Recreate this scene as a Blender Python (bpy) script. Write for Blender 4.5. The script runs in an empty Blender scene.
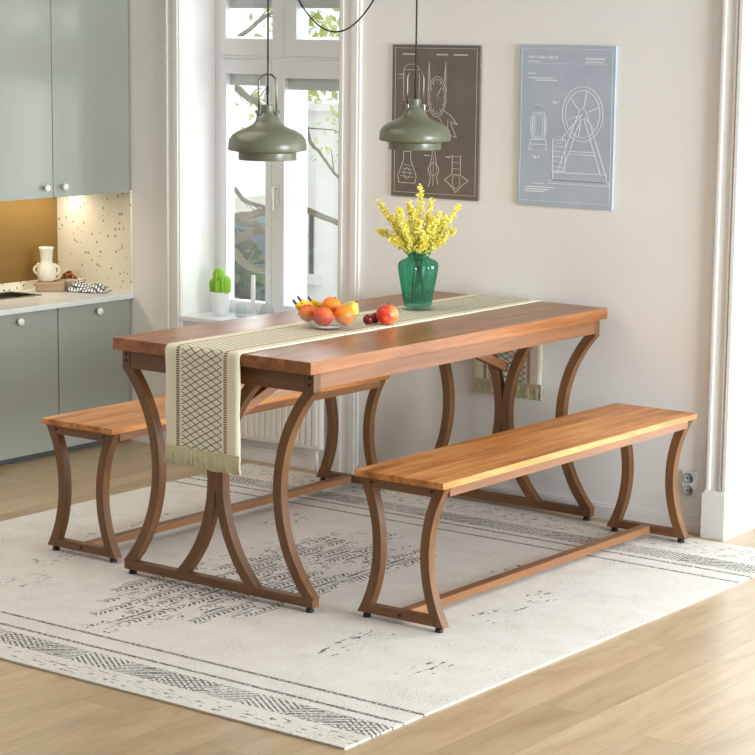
import bpy, bmesh, math, random
from mathutils import Vector, Matrix
random.seed(7)
PI = math.pi
S = bpy.context.scene
COL = S.collection

# ------------------------------------------------------------------ scene settings
S.view_settings.view_transform = 'Standard'
S.view_settings.look = 'None'
S.view_settings.gamma = 1.0
S.view_settings.exposure = 0.0
S.view_settings.use_curve_mapping = False
S.cycles.use_denoising = True
S.cycles.max_bounces = 10
S.cycles.diffuse_bounces = 5
S.cycles.transparent_max_bounces = 16
S.cycles.sample_clamp_indirect = 6.0
S.cycles.caustics_reflective = False
S.cycles.caustics_refractive = False

WALL = 6.345          # front face of the window wall
LEFT = -6.455         # left wall
RIGHT = 1.6
REAR = -1.6
CEIL = 2.30

# ------------------------------------------------------------------ node helpers
def srgb(r, g, b):
    f = lambda c: (c/255/12.92) if c/255 <= 0.04045 else ((c/255+0.055)/1.055)**2.4
    return (f(r), f(g), f(b), 1.0)

class N:
    def __init__(s, name):
        s.mat = bpy.data.materials.new(name); s.mat.use_nodes = True
        s.t = s.mat.node_tree; s.t.nodes.clear()
        s.out = s.t.nodes.new('ShaderNodeOutputMaterial')
    def new(s, typ, **kw):
        n = s.t.nodes.new(typ)
        for k, v in kw.items(): setattr(n, k, v)
        return n
    def put(s, sock, v):
        if isinstance(v, bpy.types.NodeSocket): s.t.links.new(v, sock)
        elif v is not None: sock.default_value = v
    def m(s, op, a, b=None, c=None):
        n = s.new('ShaderNodeMath', operation=op)
        for i, v in enumerate((a, b, c)):
            if v is not None: s.put(n.inputs[i], v)
        return n.outputs[0]
    def add(s, a, b): return s.m('ADD', a, b)
    def mul(s, a, b): return s.m('MULTIPLY', a, b)
    def sub(s, a, b): return s.m('SUBTRACT', a, b)
    def gt(s, a, b): return s.m('GREATER_THAN', a, b)
    def lt(s, a, b): return s.m('LESS_THAN', a, b)
    def mx(s, a, b): return s.m('MAXIMUM', a, b)
    def ab(s, a): return s.m('ABSOLUTE', a)
    def fr(s, a): return s.m('FRACT', a)
    def band(s, v, lo, hi): return s.mul(s.gt(v, lo), s.lt(v, hi))
    def coords(s, which='Object'):
        tc = s.new('ShaderNodeTexCoord'); return tc.outputs[which]
    def xyz(s, vec):
        n = s.new('ShaderNodeSeparateXYZ'); s.put(n.inputs[0], vec); return n.outputs[0], n.outputs[1], n.outputs[2]
    def vec(s, x, y, z):
        n = s.new('ShaderNodeCombineXYZ')
        for i, v in enumerate((x, y, z)): s.put(n.inputs[i], v)
        return n.outputs[0]
    def scale(s, vec, sx, sy, sz):
        n = s.new('ShaderNodeVectorMath', operation='MULTIPLY'); s.put(n.inputs[0], vec); n.inputs[1].default_value = (sx, sy, sz)
        return n.outputs[0]
    def noise(s, vec, sc=5, det=3, rough=0.5, dist=0):
        n = s.new('ShaderNodeTexNoise'); s.put(n.inputs['Vector'], vec)
        n.inputs['Scale'].default_value = sc; n.inputs['Detail'].default_value = det
        n.inputs['Roughness'].default_value = rough; n.inputs['Distortion'].default_value = dist
        return n.outputs['Fac']
    def mix(s, f, a, b):
        n = s.new('ShaderNodeMix', data_type='RGBA')
        s.put(n.inputs['Factor'], f); s.put(n.inputs['A'], a); s.put(n.inputs['B'], b)
        return n.outputs['Result']
    def ramp(s, f, stops):
        n = s.new('ShaderNodeValToRGB'); s.put(n.inputs[0], f)
        e = n.color_ramp.elements
        while len(e) < len(stops): e.new(0.5)
        for i, (p, c) in enumerate(stops): e[i].position = p; e[i].color = c
        return n.outputs[0]
    def bump(s, h, strength=0.2, dist=0.002):
        n = s.new('ShaderNodeBump'); s.put(n.inputs['Height'], h)
        n.inputs['Strength'].default_value = strength; n.inputs['Distance'].default_value = dist
        return n.outputs[0]
    def bsdf(s, color, rough=0.5, metal=0, normal=None, **kw):
        p = s.new('ShaderNodeBsdfPrincipled')
        s.put(p.inputs['Base Color'], color); s.put(p.inputs['Roughness'], rough); s.put(p.inputs['Metallic'], metal)
        if normal is not None: s.put(p.inputs['Normal'], normal)
        for k, v in kw.items(): s.put(p.inputs[k], v)
        s.t.links.new(p.outputs[0], s.out.inputs[0])
        return p

def plain(name, c, rough=0.5, metal=0, var=0.06, sc=6, bump=0, **kw):
    n = N(name); v = n.coords()
    f = n.noise(v, sc, 4)
    a = tuple(min(1, x*(1-var)) for x in c[:3])+(1,); b = tuple(min(1, x*(1+var)) for x in c[:3])+(1,)
    col = n.mix(f, a, b)
    nor = n.bump(n.noise(v, 180, 3), bump, 0.002) if bump else None
    n.bsdf(col, rough, metal, nor, **kw)
    return n.mat

def wood(name, dark, mid, light, axis='Y', rough=0.42, sc=1.0, spec=0.5):
    n = N(name); v = n.coords()
    st = {'X': (1.2, 16, 16), 'Y': (16, 1.2, 16), 'Z': (16, 16, 1.2)}[axis]
    big = n.noise(n.scale(v, *[q*sc for q in st]), 1.6, 3, 0.5, 0.6)
    fine = n.noise(n.scale(v, *[q*sc*7 for q in st]), 1.5, 4, 0.6, 0.3)
    f = n.add(n.mul(big, 0.72), n.mul(fine, 0.28))
    col = n.ramp(f, [(0.28, dark), (0.5, mid), (0.72, light)])
    n.bsdf(col, rough, 0, n.bump(fine, 0.08, 0.001), **{'Specular IOR Level': spec})
    return n.mat

M = {}
WD, WM, WL = srgb(124, 70, 30), srgb(200, 130, 70), srgb(230, 170, 110)
M['wood_top'] = wood('walnut_top_grain', WD, WM, WL, 'Y', 0.40, 1.0, 0.3)
M['wood_table'] = wood('walnut_table_grain', srgb(108, 64, 32), srgb(150, 94, 52), srgb(180, 122, 76), 'Y', 0.30, 1.0, 0.35)
M['wood_leg'] = wood('walnut_leg_grain', srgb(90, 56, 28), srgb(112, 72, 39), srgb(132, 90, 54), 'Z', 0.45, 0.8)
M['wood_x'] = wood('walnut_bar_grain', srgb(90, 56, 28), srgb(112, 72, 39), srgb(132, 90, 54), 'X', 0.45, 0.8)
M['wood_y'] = wood('walnut_rail_grain', srgb(106, 68, 40), srgb(132, 87, 54), srgb(152, 104, 70), 'Y', 0.45, 0.8)
M['wall'] = plain('painted_wall', srgb(238, 235, 232), 0.75, var=0.012, sc=1.5, bump=0.04)
M['wall_dimmed'] = plain('bounce_cutting_grey', srgb(112, 110, 108), 0.8, var=0.02, sc=1.5)  # unseen front wall, darkened to cut the light it bounces back
M['ceiling'] = plain('painted_ceiling', srgb(176, 176, 176), 0.8, var=0.01)  # out of view, greyed to lower the bounced light in the room
M['trim'] = plain('white_trim_paint', srgb(232, 229, 225), 0.38, var=0.012)
M['white_gloss'] = plain('white_window_paint', srgb(238, 239, 242), 0.3, var=0.01)
M['cab'] = plain('sage_grey_lacquer', srgb(148, 151, 140), 0.28, var=0.015, sc=2, **{'Coat Weight': 0.7, 'Coat Roughness': 0.16})
M['cab_dark'] = plain('shade_toned_lacquer', srgb(70, 76, 74), 0.6)  # toe kick: shade under the doors put into the colour
M['knob'] = plain('white_porcelain', srgb(238, 236, 230), 0.18, var=0.01)
M['black'] = plain('black_rubber', srgb(22, 21, 21), 0.5)
M['bolt'] = plain('black_bolt_steel', srgb(40, 26, 20), 0.4, 0.5)
M['cord'] = plain('black_cord', srgb(20, 20, 20), 0.6)
M['lamp'] = plain('olive_grey_lacquer', srgb(106, 107, 87), 0.30, var=0.02)
M['lamp_in'] = plain('lamp_inner_white', srgb(225, 220, 205), 0.5)
M['steel'] = plain('brushed_steel', srgb(170, 170, 165), 0.28, 1.0, var=0.04)
M['steel_dark'] = plain('aged_steel', srgb(120, 120, 112), 0.35, 0.9, var=0.05)
M['sink'] = plain('dark_sink_steel', srgb(105, 98, 88), 0.35, 0.8)
M['socket'] = plain('socket_plastic', srgb(214, 214, 214), 0.35, var=0.01)
M['socket_dark'] = plain('socket_recess', srgb(150, 150, 150), 0.4)
M['hole'] = plain('socket_hole', srgb(40, 40, 40), 0.7)
M['cream'] = plain('cream_cotton', srgb(226, 214, 180), 0.9, var=0.08, sc=60, bump=0.3)
M['fringe'] = plain('fringe_cotton', srgb(208, 200, 164), 0.9, var=0.15, sc=90)
M['ink'] = plain('pale_print_ink', srgb(214, 208, 196), 0.8, var=0.1, sc=30)
M['ink_blue'] = plain('white_print_ink', srgb(240, 243, 246), 0.8, var=0.08, sc=30)
M['ceramic'] = plain('cream_ceramic', srgb(238, 228, 208), 0.45, var=0.04, sc=12)
M['pot'] = plain('white_pot_ceramic', srgb(240, 240, 240), 0.35, var=0.01)
M['wax'] = plain('white_wax', srgb(245, 244, 240), 0.4, var=0.01)
M['pretzel'] = plain('baked_brown_dough', srgb(140, 78, 30), 0.4, var=0.3, sc=40)
M['tray'] = wood('weathered_box_wood', srgb(140, 112, 88), srgb(176, 146, 118), srgb(200, 172, 145), 'X', 0.65, 1.5)
M['stem'] = plain('flower_stem', srgb(96, 120, 50), 0.6, var=0.15)
M['petal'] = None
M['banana_tip'] = plain('banana_stalk', srgb(60, 44, 20), 0.7)
M['orange'] = plain('orange_peel', srgb(244, 140, 40), 0.45, var=0.06, sc=30, bump=0.12)
M['plum'] = plain('dark_red_plum', srgb(112, 14, 30), 0.22, var=0.2, sc=20)
M['pear'] = plain('pale_green_skin', srgb(232, 216, 96), 0.4, var=0.08, sc=18)
M['facade'] = plain('white_facade', srgb(236, 234, 230), 0.9, var=0.02)
M['facade_win'] = plain('facade_dark_window', srgb(90, 92, 96), 0.3)
M['slate'] = plain('slate_roof', srgb(116, 130, 142), 0.7)
M['ground'] = plain('pale_gravel', srgb(214, 208, 196), 0.95, var=0.08, sc=3)
M['bark'] = plain('pale_bark', srgb(128, 116, 98), 0.9, var=0.25, sc=14)
M['leaf'] = plain('spring_leaf', srgb(190, 200, 108), 0.7, var=0.25, sc=3)
M['bush'] = plain('dark_bush_leaf', srgb(92, 104, 72), 0.8, var=0.35, sc=5)
M['blind'] = plain('grey_blind', srgb(222, 222, 224), 0.8, var=0.01)
M['wick'] = plain('burnt_wick', srgb(40, 36, 30), 0.9)
M['radiator'] = plain('radiator_enamel', srgb(232, 228, 220), 0.35, var=0.01)

def petal_mat():
    n = N('yellow_petal'); v = n.coords(); x, y, z = n.xyz(v)
    col = n.ramp(n.noise(v, 22, 2), [(0.3, srgb(255, 244, 110)), (0.65, srgb(255, 253, 180))])
    d = n.new('ShaderNodeBsdfDiffuse'); t = n.new('ShaderNodeBsdfTranslucent'); m = n.new('ShaderNodeMixShader'); m.inputs[0].default_value = 0.5
    n.put(d.inputs[0], col); n.put(t.inputs[0], col)
    n.t.links.new(d.outputs[0], m.inputs[1]); n.t.links.new(t.outputs[0], m.inputs[2]); n.t.links.new(m.outputs[0], n.out.inputs[0])
    return n.mat
M['petal'] = petal_mat()
def two_tone(name, a, b, axis, rough=0.4, sc=9, w=0.5):
    n = N(name); v = n.coords(); x, y, z = n.xyz(v)
    q = {'X': x, 'Y': y, 'Z': z}[axis]
    f = n.add(n.mul(n.mul(q, 20), w), n.noise(v, sc*4, 3))
    n.bsdf(n.ramp(f, [(0.25, a), (0.85, b)]), rough, 0)
    return n.mat
M['peach'] = two_tone('peach_skin', srgb(214, 62, 40), srgb(244, 140, 66), 'X', 0.5)
M['peach2'] = two_tone('peach_skin_deep', srgb(206, 54, 40), srgb(238, 112, 58), 'Z', 0.5)
M['apple'] = two_tone('apple_skin', srgb(212, 50, 44), srgb(242, 170, 90), 'X', 0.3)
M['banana'] = two_tone('banana_peel', srgb(236, 190, 40), srgb(250, 216, 70), 'Z', 0.45)
M['cactus'] = two_tone('cactus_skin', srgb(84, 140, 30), srgb(150, 205, 60), 'Z', 0.5)

def glass(name, tint, rough=0.03, trans=1.0, ior=1.45):
    n = N(name); v = n.coords()
    col = n.mix(n.noise(v, 4, 2), tuple(c*0.96 for c in tint[:3])+(1,), tint)
    n.bsdf(col, rough, 0, None, **{'Transmission Weight': trans, 'IOR': ior})
    return n.mat
def thin_glass(name, tint, haze=0.0, rough=0.03):
    n = N(name); v = n.coords()
    col = n.mix(n.noise(v, 4, 2), tuple(c*0.96 for c in tint[:3])+(1,), tint)
    tr = n.new('ShaderNodeBsdfTransparent'); n.put(tr.inputs[0], col)
    base = tr.outputs[0]
    if haze:
        tl = n.new('ShaderNodeBsdfTranslucent'); n.put(tl.inputs[0], col)
        df = n.new('ShaderNodeBsdfDiffuse'); n.put(df.inputs[0], col)
        m1 = n.new('ShaderNodeMixShader'); m1.inputs[0].default_value = 0.4
        n.t.links.new(tl.outputs[0], m1.inputs[1]); n.t.links.new(df.outputs[0], m1.inputs[2])
        m2 = n.new('ShaderNodeMixShader'); m2.inputs[0].default_value = haze
        n.t.links.new(base, m2.inputs[1]); n.t.links.new(m1.outputs[0], m2.inputs[2]); base = m2.outputs[0]
    gl = n.new('ShaderNodeBsdfGlossy'); gl.inputs['Roughness'].default_value = rough
    fr = n.new('ShaderNodeLayerWeight'); fr.inputs[0].default_value = 0.5
    fc = n.add(0.035, n.mul(n.m('POWER', fr.outputs['Facing'], 4.0), 0.6))
    mx = n.new('ShaderNodeMixShader')
    n.t.links.new(fc, mx.inputs[0]); n.t.links.new(base, mx.inputs[1]); n.t.links.new(gl.outputs[0], mx.inputs[2])
    n.t.links.new(mx.outputs[0], n.out.inputs[0])
    return n.mat
M['green_glass'] = thin_glass('green_glass', srgb(176, 230, 214), 0.08, 0.06)
M['clear_glass'] = thin_glass('clear_glass', srgb(250, 251, 251), 0.03)
def pane_mat():
    n = N('window_glass')
    tr = n.new('ShaderNodeBsdfTransparent'); tr.inputs[0].default_value = (0.97, 0.985, 0.98, 1)
    gl = n.new('ShaderNodeBsdfGlossy'); gl.inputs['Roughness'].default_value = 0.02
    fr = n.new('ShaderNodeLayerWeight'); fr.inputs[0].default_value = 0.5
    fc = n.add(0.035, n.mul(n.m('POWER', fr.outputs['Facing'], 4.0), 0.6))
    mx = n.new('ShaderNodeMixShader')
    n.t.links.new(fc, mx.inputs[0]); n.t.links.new(tr.outputs[0], mx.inputs[1]); n.t.links.new(gl.outputs[0], mx.inputs[2])
    n.t.links.new(mx.outputs[0], n.out.inputs[0])
    return n.mat
M['pane'] = pane_mat()
def emit(name, c, st):
    n = N(name); e = n.new('ShaderNodeEmission'); e.inputs[0].default_value = c; e.inputs[1].default_value = st
    n.t.links.new(e.outputs[0], n.out.inputs[0]); return n.mat
M['bulb'] = emit('lit_bulb', srgb(255, 205, 130), 3.0)
M['led'] = emit('led_strip', srgb(255, 226, 170), 4.0)

def brass_mat():
    n = N('brushed_brass'); v = n.coords()
    f = n.noise(n.scale(v, 60, 1.5, 60), 2, 3)
    n.bsdf(n.mix(f, srgb(134, 102, 50), srgb(144, 112, 58)), 0.45, 0.35)
    return n.mat
M['brass'] = brass_mat()

def terrazzo_mat():
    n = N('speckled_terrazzo'); v = n.coords()
    vo = n.new('ShaderNodeTexVoronoi'); n.put(vo.inputs['Vector'], v); vo.inputs['Scale'].default_value = 46; vo.inputs['Randomness'].default_value = 1
    wob = n.noise(v, 90, 2)
    d = n.add(vo.outputs['Distance'], n.mul(n.sub(wob, 0.5), 0.3))
    hue = n.new('ShaderNodeSeparateColor'); n.put(hue.inputs[0], vo.outputs['Color'])
    speck = n.mul(n.lt(d, 0.25), n.gt(hue.outputs[0], 0.5))
    col = n.ramp(hue.outputs[1], [(0.0, srgb(92, 84, 76)), (0.4, srgb(170, 140, 104)), (0.8, srgb(205, 190, 165))])
    base = n.mix(n.noise(v, 9, 3), srgb(232, 222, 200), srgb(240, 232, 214))
    n.bsdf(n.mix(speck, base, col), 0.35)
    return n.mat
M['terrazzo'] = terrazzo_mat()

def counter_mat():
    n = N('pale_stone_counter'); v = n.coords()
    f = n.noise(v, 40, 5, 0.7); g = n.noise(v, 7, 3)
    n.bsdf(n.mix(n.add(n.mul(f, 0.6), n.mul(g, 0.4)), srgb(196, 196, 192), srgb(238, 238, 234)), 0.22)
    return n.mat
M['counter'] = counter_mat()

def floor_mat():
    n = N('oak_plank_floor'); v = n.coords('Object'); x, y, z = n.xyz(v)
    PW = 0.155
    ix = n.m('FLOOR', n.m('DIVIDE', x, PW))
    wn = n.new('ShaderNodeTexWhiteNoise', noise_dimensions='1D'); n.put(wn.inputs['W'], ix)
    yy = n.add(y, n.mul(wn.outputs['Value'], 3.0))
    iy = n.m('FLOOR', n.m('DIVIDE', yy, 1.35))
    wn2 = n.new('ShaderNodeTexWhiteNoise', noise_dimensions='2D'); n.put(wn2.inputs['Vector'], n.vec(ix, iy, 0.0))
    fx = n.fr(n.m('DIVIDE', x, PW)); fy = n.fr(n.m('DIVIDE', yy, 1.35))
    seam = n.mx(n.lt(fx, 0.014), n.lt(fy, 0.0018))
    off = n.mul(wn2.outputs['Value'], 20)
    vv = n.vec(n.mul(n.add(x, off), 9), n.mul(n.add(y, off), 1.3), 0.0)
    g = n.noise(vv, 1.6, 5, 0.62, 0.9)
    fine = n.noise(n.vec(n.mul(x, 70), n.mul(n.add(y, off), 5), 0.0), 1.5, 3, 0.6)
    knot = n.noise(n.vec(n.mul(n.add(x, off), 5), n.mul(n.add(y, off), 2.2), 3.0), 1.5, 4, 0.6, 1.2)
    f = n.add(n.mul(g, 0.75), n.mul(fine, 0.25))
    col = n.ramp(f, [(0.25, srgb(160, 130, 98)), (0.5, srgb(186, 158, 123)), (0.75, srgb(202, 178, 145))])
    col = n.mix(n.mul(n.m('SMOOTH_MIN', n.mx(n.sub(knot, 0.60), 0.0), 0.2, 0.05), 4.0), col, srgb(146, 114, 82))
    tint = n.mix(wn2.outputs['Value'], (0.88, 0.87, 0.86, 1), (1.05, 1.05, 1.05, 1))
    mm = n.new('ShaderNodeMix', data_type='RGBA', blend_type='MULTIPLY'); mm.inputs['Factor'].default_value = 1
    n.put(mm.inputs['A'], col); n.put(mm.inputs['B'], tint)
    col = n.mix(n.mul(seam, 0.45), mm.outputs['Result'], srgb(110, 82, 56))
    n.bsdf(col, n.add(0.24, n.mul(fine, 0.12)), 0, n.bump(n.mul(seam, -1.0), 0.3, 0.001))
    return n.mat
M['floor'] = floor_mat()

def rug_mat():
    n = N('distressed_rug_weave'); p = n.coords('Object'); u, v, w = n.xyz(p)
    nz = lambda su, sv, off=0.0, det=3, sc=1.0, rough=0.55: n.noise(n.vec(n.mul(u, su), n.mul(v, sv), off), sc, det, rough)
    wear = nz(9, 9, 1.0, 4); worn = nz(130, 130, 2.0, 2); weave = nz(320, 320, 5.0, 2)
    grit = n.gt(n.add(n.mul(worn, 0.7), n.mul(wear, 0.5)), 0.565)
    # double border lines near both ends
    wob = n.mul(n.sub(nz(60, 60, 7.0), 0.5), 0.006)
    vw = n.add(v, wob)
    ln = None
    for c in (0.232, 0.318, 1.990, 2.076):
        b = n.lt(n.ab(n.sub(vw, c)), 0.0068)
        ln = b if ln is None else n.mx(ln, b)
    ln = n.mul(ln, n.gt(worn, 0.43))
    # chevron bands
    def chev(c, h):
        d = n.ab(n.sub(v, c))
        seg = n.sub(n.fr(n.m('DIVIDE', u, 0.30)), 0.5)
        k = n.mul(n.m('SIGN', seg), 0.9)
        hatch = n.lt(n.fr(n.m('DIVIDE', n.add(u, n.mul(n.mul(n.sub(v, c), k), 1.6)), 0.024)), 0.48)
        cross = n.lt(n.fr(n.m('DIVIDE', n.sub(u, n.mul(n.sub(v, c), 1.3)), 0.034)), 0.30)
        blk = n.gt(n.add(nz(3.2, 0.0, c*9, 2), n.mul(nz(55, 55, c, 2), 0.22)), 0.49)
        pick = n.gt(n.fr(n.m('DIVIDE', u, 0.52)), 0.5)
        pat = n.add(n.mul(hatch, pick), n.mul(n.mx(cross, hatch), n.sub(1.0, pick)))
        return n.mul(n.mul(pat, n.lt(d, h)), n.mul(blk, n.gt(worn, 0.43)))
    pat = n.mx(ln, n.mx(chev(0.148, 0.046), chev(2.165, 0.05)))
    # broken dashes along the ends
    dash = n.gt(nz(26, 95, 11.0, 3), 0.60)
    zone = n.mx(n.band(v, 0.018, 0.085), n.band(v, 2.255, 2.385))
    pat = n.mx(pat, n.mul(n.mul(dash, zone), n.gt(worn, 0.42)))
    # centre panel: woven strips running along the rug
    uc = n.ab(n.sub(n.add(u, n.mul(n.sub(nz(14, 14, 9.0), 0.5), 0.01)), 1.185))
    strip = n.m('FLOOR', n.m('DIVIDE', uc, 0.068)); fs = n.fr(n.m('DIVIDE', uc, 0.068))
    half = n.sub(0.74, n.mul(strip, 0.085))
    vc = n.ab(n.sub(v, n.add(1.09, n.mul(strip, 0.03))))
    inz = n.mul(n.lt(uc, 0.272), n.lt(vc, half))
    tri = n.ab(n.sub(fs, 0.5))
    herring = n.lt(n.fr(n.m('DIVIDE', n.add(n.add(v, n.mul(tri, 0.050)), n.mul(nz(34, 34, 3.0), 0.030)), 0.021)), 0.52)
    edge = n.mul(n.mx(n.lt(fs, 0.10), n.gt(fs, 0.92)), n.gt(nz(40, 9, 21.0), 0.50))
    inner = n.mul(n.band(fs, 0.22, 0.82), herring)
    brk = n.gt(n.add(nz(9, 3.2, 4.0, 3), n.mul(nz(38, 38, 6.0, 2), 0.45)), 0.685)
    pat = n.mx(pat, n.mul(n.mul(n.mx(inner, edge), inz), n.mul(brk, n.gt(worn, 0.40))))
    # loose sprigs in the field
    for (cu, cv, hu, hv) in ((1.99, 1.36, .035, .22), (1.85, .92, .05, .14), (.38, 1.32, .05, .2), (.52, .72, .05, .15), (.22, .62, .04, .1), (1.62, 1.75, .05, .12), (.62, 1.62, .05, .12), (1.72, .58, .05, .12)):
        z = n.mul(n.lt(n.ab(n.sub(u, 2.37-cu)), hu), n.lt(n.ab(n.sub(v, cv)), hv))
        pat = n.mx(pat, n.mul(z, n.gt(nz(88, 24, cu*7, 3), 0.615)))
    pat = n.mx(pat, n.mul(n.gt(n.add(nz(150, 230, 31.0, 2), n.mul(nz(6, 6, 32.0, 3), 0.35)), 0.82), 0.55))
    base = n.mix(nz(11, 11, 13.0, 4), srgb(210, 200, 187), srgb(236, 231, 223))
    base = n.mix(n.mul(n.gt(weave, 0.53), 0.5), base, srgb(190, 182, 173))
    col = n.mix(n.mul(pat, 0.86), base, srgb(58, 52, 48))
    n.bsdf(col, 0.95, 0, n.bump(weave, 0.35, 0.002))
    return n.mat
M['rug'] = rug_mat()

def runner_mat():
    n = N('woven_runner'); p = n.coords('UV'); u, v, w = n.xyz(p)       # u 0..1 across, v metres along
    wob = n.mul(n.sub(n.noise(n.vec(n.mul(u, 30), n.mul(v, 60), 0.0), 1, 2), 0.5), 0.05)
    a = n.add(n.m('DIVIDE', n.sub(u, 0.2), 0.140), wob); b = n.m('DIVIDE', v, 0.0215)
    l1 = n.lt(n.ab(n.sub(n.fr(n.add(a, b)), 0.5)), 0.08)
    l2 = n.lt(n.ab(n.sub(n.fr(n.sub(a, b)), 0.5)), 0.08)
    lat = n.mul(n.mx(l1, l2), n.band(u, 0.215, 0.765))
    tick = n.lt(n.fr(n.m('DIVIDE', v, 0.007)), 0.7)
    s1 = n.mul(n.band(u, 0.145, 0.19), tick); s2 = n.mul(n.band(u, 0.79, 0.835), tick)
    thread = n.noise(n.vec(n.mul(u, 120), n.mul(v, 380), 0.0), 1, 3)
    base = n.mix(thread, srgb(224, 216, 190), srgb(246, 241, 220))
    col = n.mix(n.mul(lat, 0.85), base, srgb(40, 44, 34))
    col = n.mix(n.mul(s1, 0.9), col, srgb(92, 62, 34)); col = n.mix(n.mul(s2, 0.9), col, srgb(150, 62, 44))
    n.bsdf(col, 0.92, 0, n.bump(thread, 0.4, 0.001))
    return n.mat
M['runner'] = runner_mat()

def towel_mat():
    n = N('checked_cotton'); p = n.coords('UV'); u, v, w = n.xyz(p)
    cu = n.lt(n.fr(n.mul(u, 13)), 0.36); cv = n.lt(n.fr(n.mul(v, 13)), 0.36)
    n.bsdf(n.mix(n.mul(n.mx(cu, cv), 0.92), srgb(238, 236, 230), srgb(36, 42, 56)), 0.9)
    return n.mat
M['towel'] = towel_mat()

def canvas(name, a, b):
    n = N(name); v = n.coords()
    f = n.noise(v, 7, 5, 0.65, 0.4); g = n.noise(v, 160, 2)
    n.bsdf(n.mix(n.add(n.mul(f, 0.8), n.mul(g, 0.2)), a, b), 0.8)
    return n.mat
M['poster_brown'] = canvas('brown_chalk_print', srgb(88, 78, 68), srgb(132, 122, 110))
M['poster_blue'] = canvas('blue_chalk_print', srgb(156, 168, 184), srgb(192, 202, 216))

# ------------------------------------------------------------------ mesh helpers
def BM(): return bmesh.new()
def box(bm, x0, x1, y0, y1, z0, z1, bev=0.0, mtx=None):
    r = bmesh.ops.create_cube(bm, size=1.0)
    vs = r['verts']
    for v in vs:
        v.co = Vector(((x0+x1)/2+v.co.x*(x1-x0), (y0+y1)/2+v.co.y*(y1-y0), (z0+z1)/2+v.co.z*(z1-z0)))
    if mtx is not None:
        for v in vs: v.co = mtx @ v.co
    if bev:
        es = list({e for v in vs for e in v.link_edges})
        bmesh.ops.bevel(bm, geom=es, offset=bev, segments=2, affect='EDGES', profile=0.6)
    return bm
def lathe(bm, prof, cx=0, cy=0, cz=0, seg=32, ribs=0, amp=0.0, mtx=None, caps=True):
    rings = []
    for (r, z) in prof:
        ring = []
        for k in range(seg):
            a = 2*PI*k/seg
            rr = r*(1+amp*math.cos(ribs*a)) if ribs else r
            co = Vector((cx+rr*math.cos(a), cy+rr*math.sin(a), cz+z))
            ring.append(bm.verts.new(mtx @ co if mtx else co))
        rings.append(ring)
    for i in range(len(rings)-1):
        for k in range(seg):
            bm.faces.new((rings[i][k], rings[i][(k+1) % seg], rings[i+1][(k+1) % seg], rings[i+1][k]))
    if caps:
        if prof[0][0] > 1e-6: bm.faces.new(list(reversed(rings[0])))
        if prof[-1][0] > 1e-6: bm.faces.new(rings[-1])
    return bm
def tube(bm, pts, r, seg=8, closed=False):
    pts = [Vector(p) for p in pts]; n = len(pts); rings = []; prev = None
    for i, p in enumerate(pts):
        if closed: t = pts[(i+1) % n]-pts[i-1]
        else: t = pts[min(i+1, n-1)]-pts[max(i-1, 0)]
        t.normalize()
        if prev is None:
            prev = t.orthogonal().normalized()
        a = (prev-t*prev.dot(t)).normalized(); prev = a; b = t.cross(a)
        rr = r(i/(n-1)) if callable(r) else r
        rings.append([bm.verts.new(p+a*rr*math.cos(2*PI*k/seg)+b*rr*math.sin(2*PI*k/seg)) for k in range(seg)])
    m = n if closed else n-1
    for i in range(m):
        A, B = rings[i], rings[(i+1) % n]
        for k in range(seg): bm.faces.new((A[k], A[(k+1) % seg], B[(k+1) % seg], B[k]))
    if not closed:
        bm.faces.new(list(reversed(rings[0]))); bm.faces.new(rings[-1])
    return bm
def blob(bm, c, rx, ry=None, rz=None, u=16, v=10, fn=None, mtx=None):
    ry = ry or rx; rz = rz or rx
    prof = []
    r = bmesh.ops.create_uvsphere(bm, u_segments=u, v_segments=v, radius=1.0)
    for q in r['verts']:
        d = q.co.copy()
        k = fn(d) if fn else 1.0
        q.co = Vector((d.x*rx*k, d.y*ry*k, d.z*rz*k))
        if mtx: q.co = mtx @ q.co
        q.co += Vector(c)
    return bm
def obj(name, bm, mat, parent=None, smooth=False, loc=None, recalc=True):
    if recalc: bmesh.ops.recalc_face_normals(bm, faces=bm.faces)
    me = bpy.data.meshes.new(name); bm.to_mesh(me); bm.free()
    if smooth:
        for f in me.polygons: f.use_smooth = True
        if smooth == 'auto':
            try: me.set_sharp_from_angle(angle=math.radians(38))
            except Exception: pass
    o = bpy.data.objects.new(name, me); COL.objects.link(o)
    if mat is not None: me.materials.append(M[mat] if isinstance(mat, str) else mat)
    if parent: o.parent = parent
    if loc: o.location = loc
    return o
def tag(o, label, cat, group=None):
    o['label'] = label; o['category'] = cat
    if group: o['group'] = group
    return o
def thing(name, label, cat, loc=(0, 0, 0), rz=0.0, group=None):
    o = bpy.data.objects.new(name, None); COL.objects.link(o); o.empty_display_size = 0.05
    o.location = loc; o.rotation_euler = (0, 0, rz)
    return tag(o, label, cat, group)
def struct(name, bm, mat, parent=None, smooth=False):
    o = obj(name, bm, mat, parent, smooth)
    if parent is None: o['kind'] = 'structure'
    return o
def dup(root, loc, rz=None, label=None):
    r = root.copy(); COL.objects.link(r); r.location = loc
    if rz is not None: r.rotation_euler = (0, 0, rz)
    if label: r['label'] = label
    for ch in list(root.children):
        c = ch.copy(); COL.objects.link(c); c.parent = r
        for g in ch.children:
            d = g.copy(); COL.objects.link(d); d.parent = c
    return r

# ------------------------------------------------------------------ room shell
# floor
YB0 = WALL+0.25
bm = BM(); box(bm, LEFT-0.25, RIGHT+0.25, REAR-0.25, YB0, -0.12, 0.0)
struct('floor', bm, 'floor')
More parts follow.
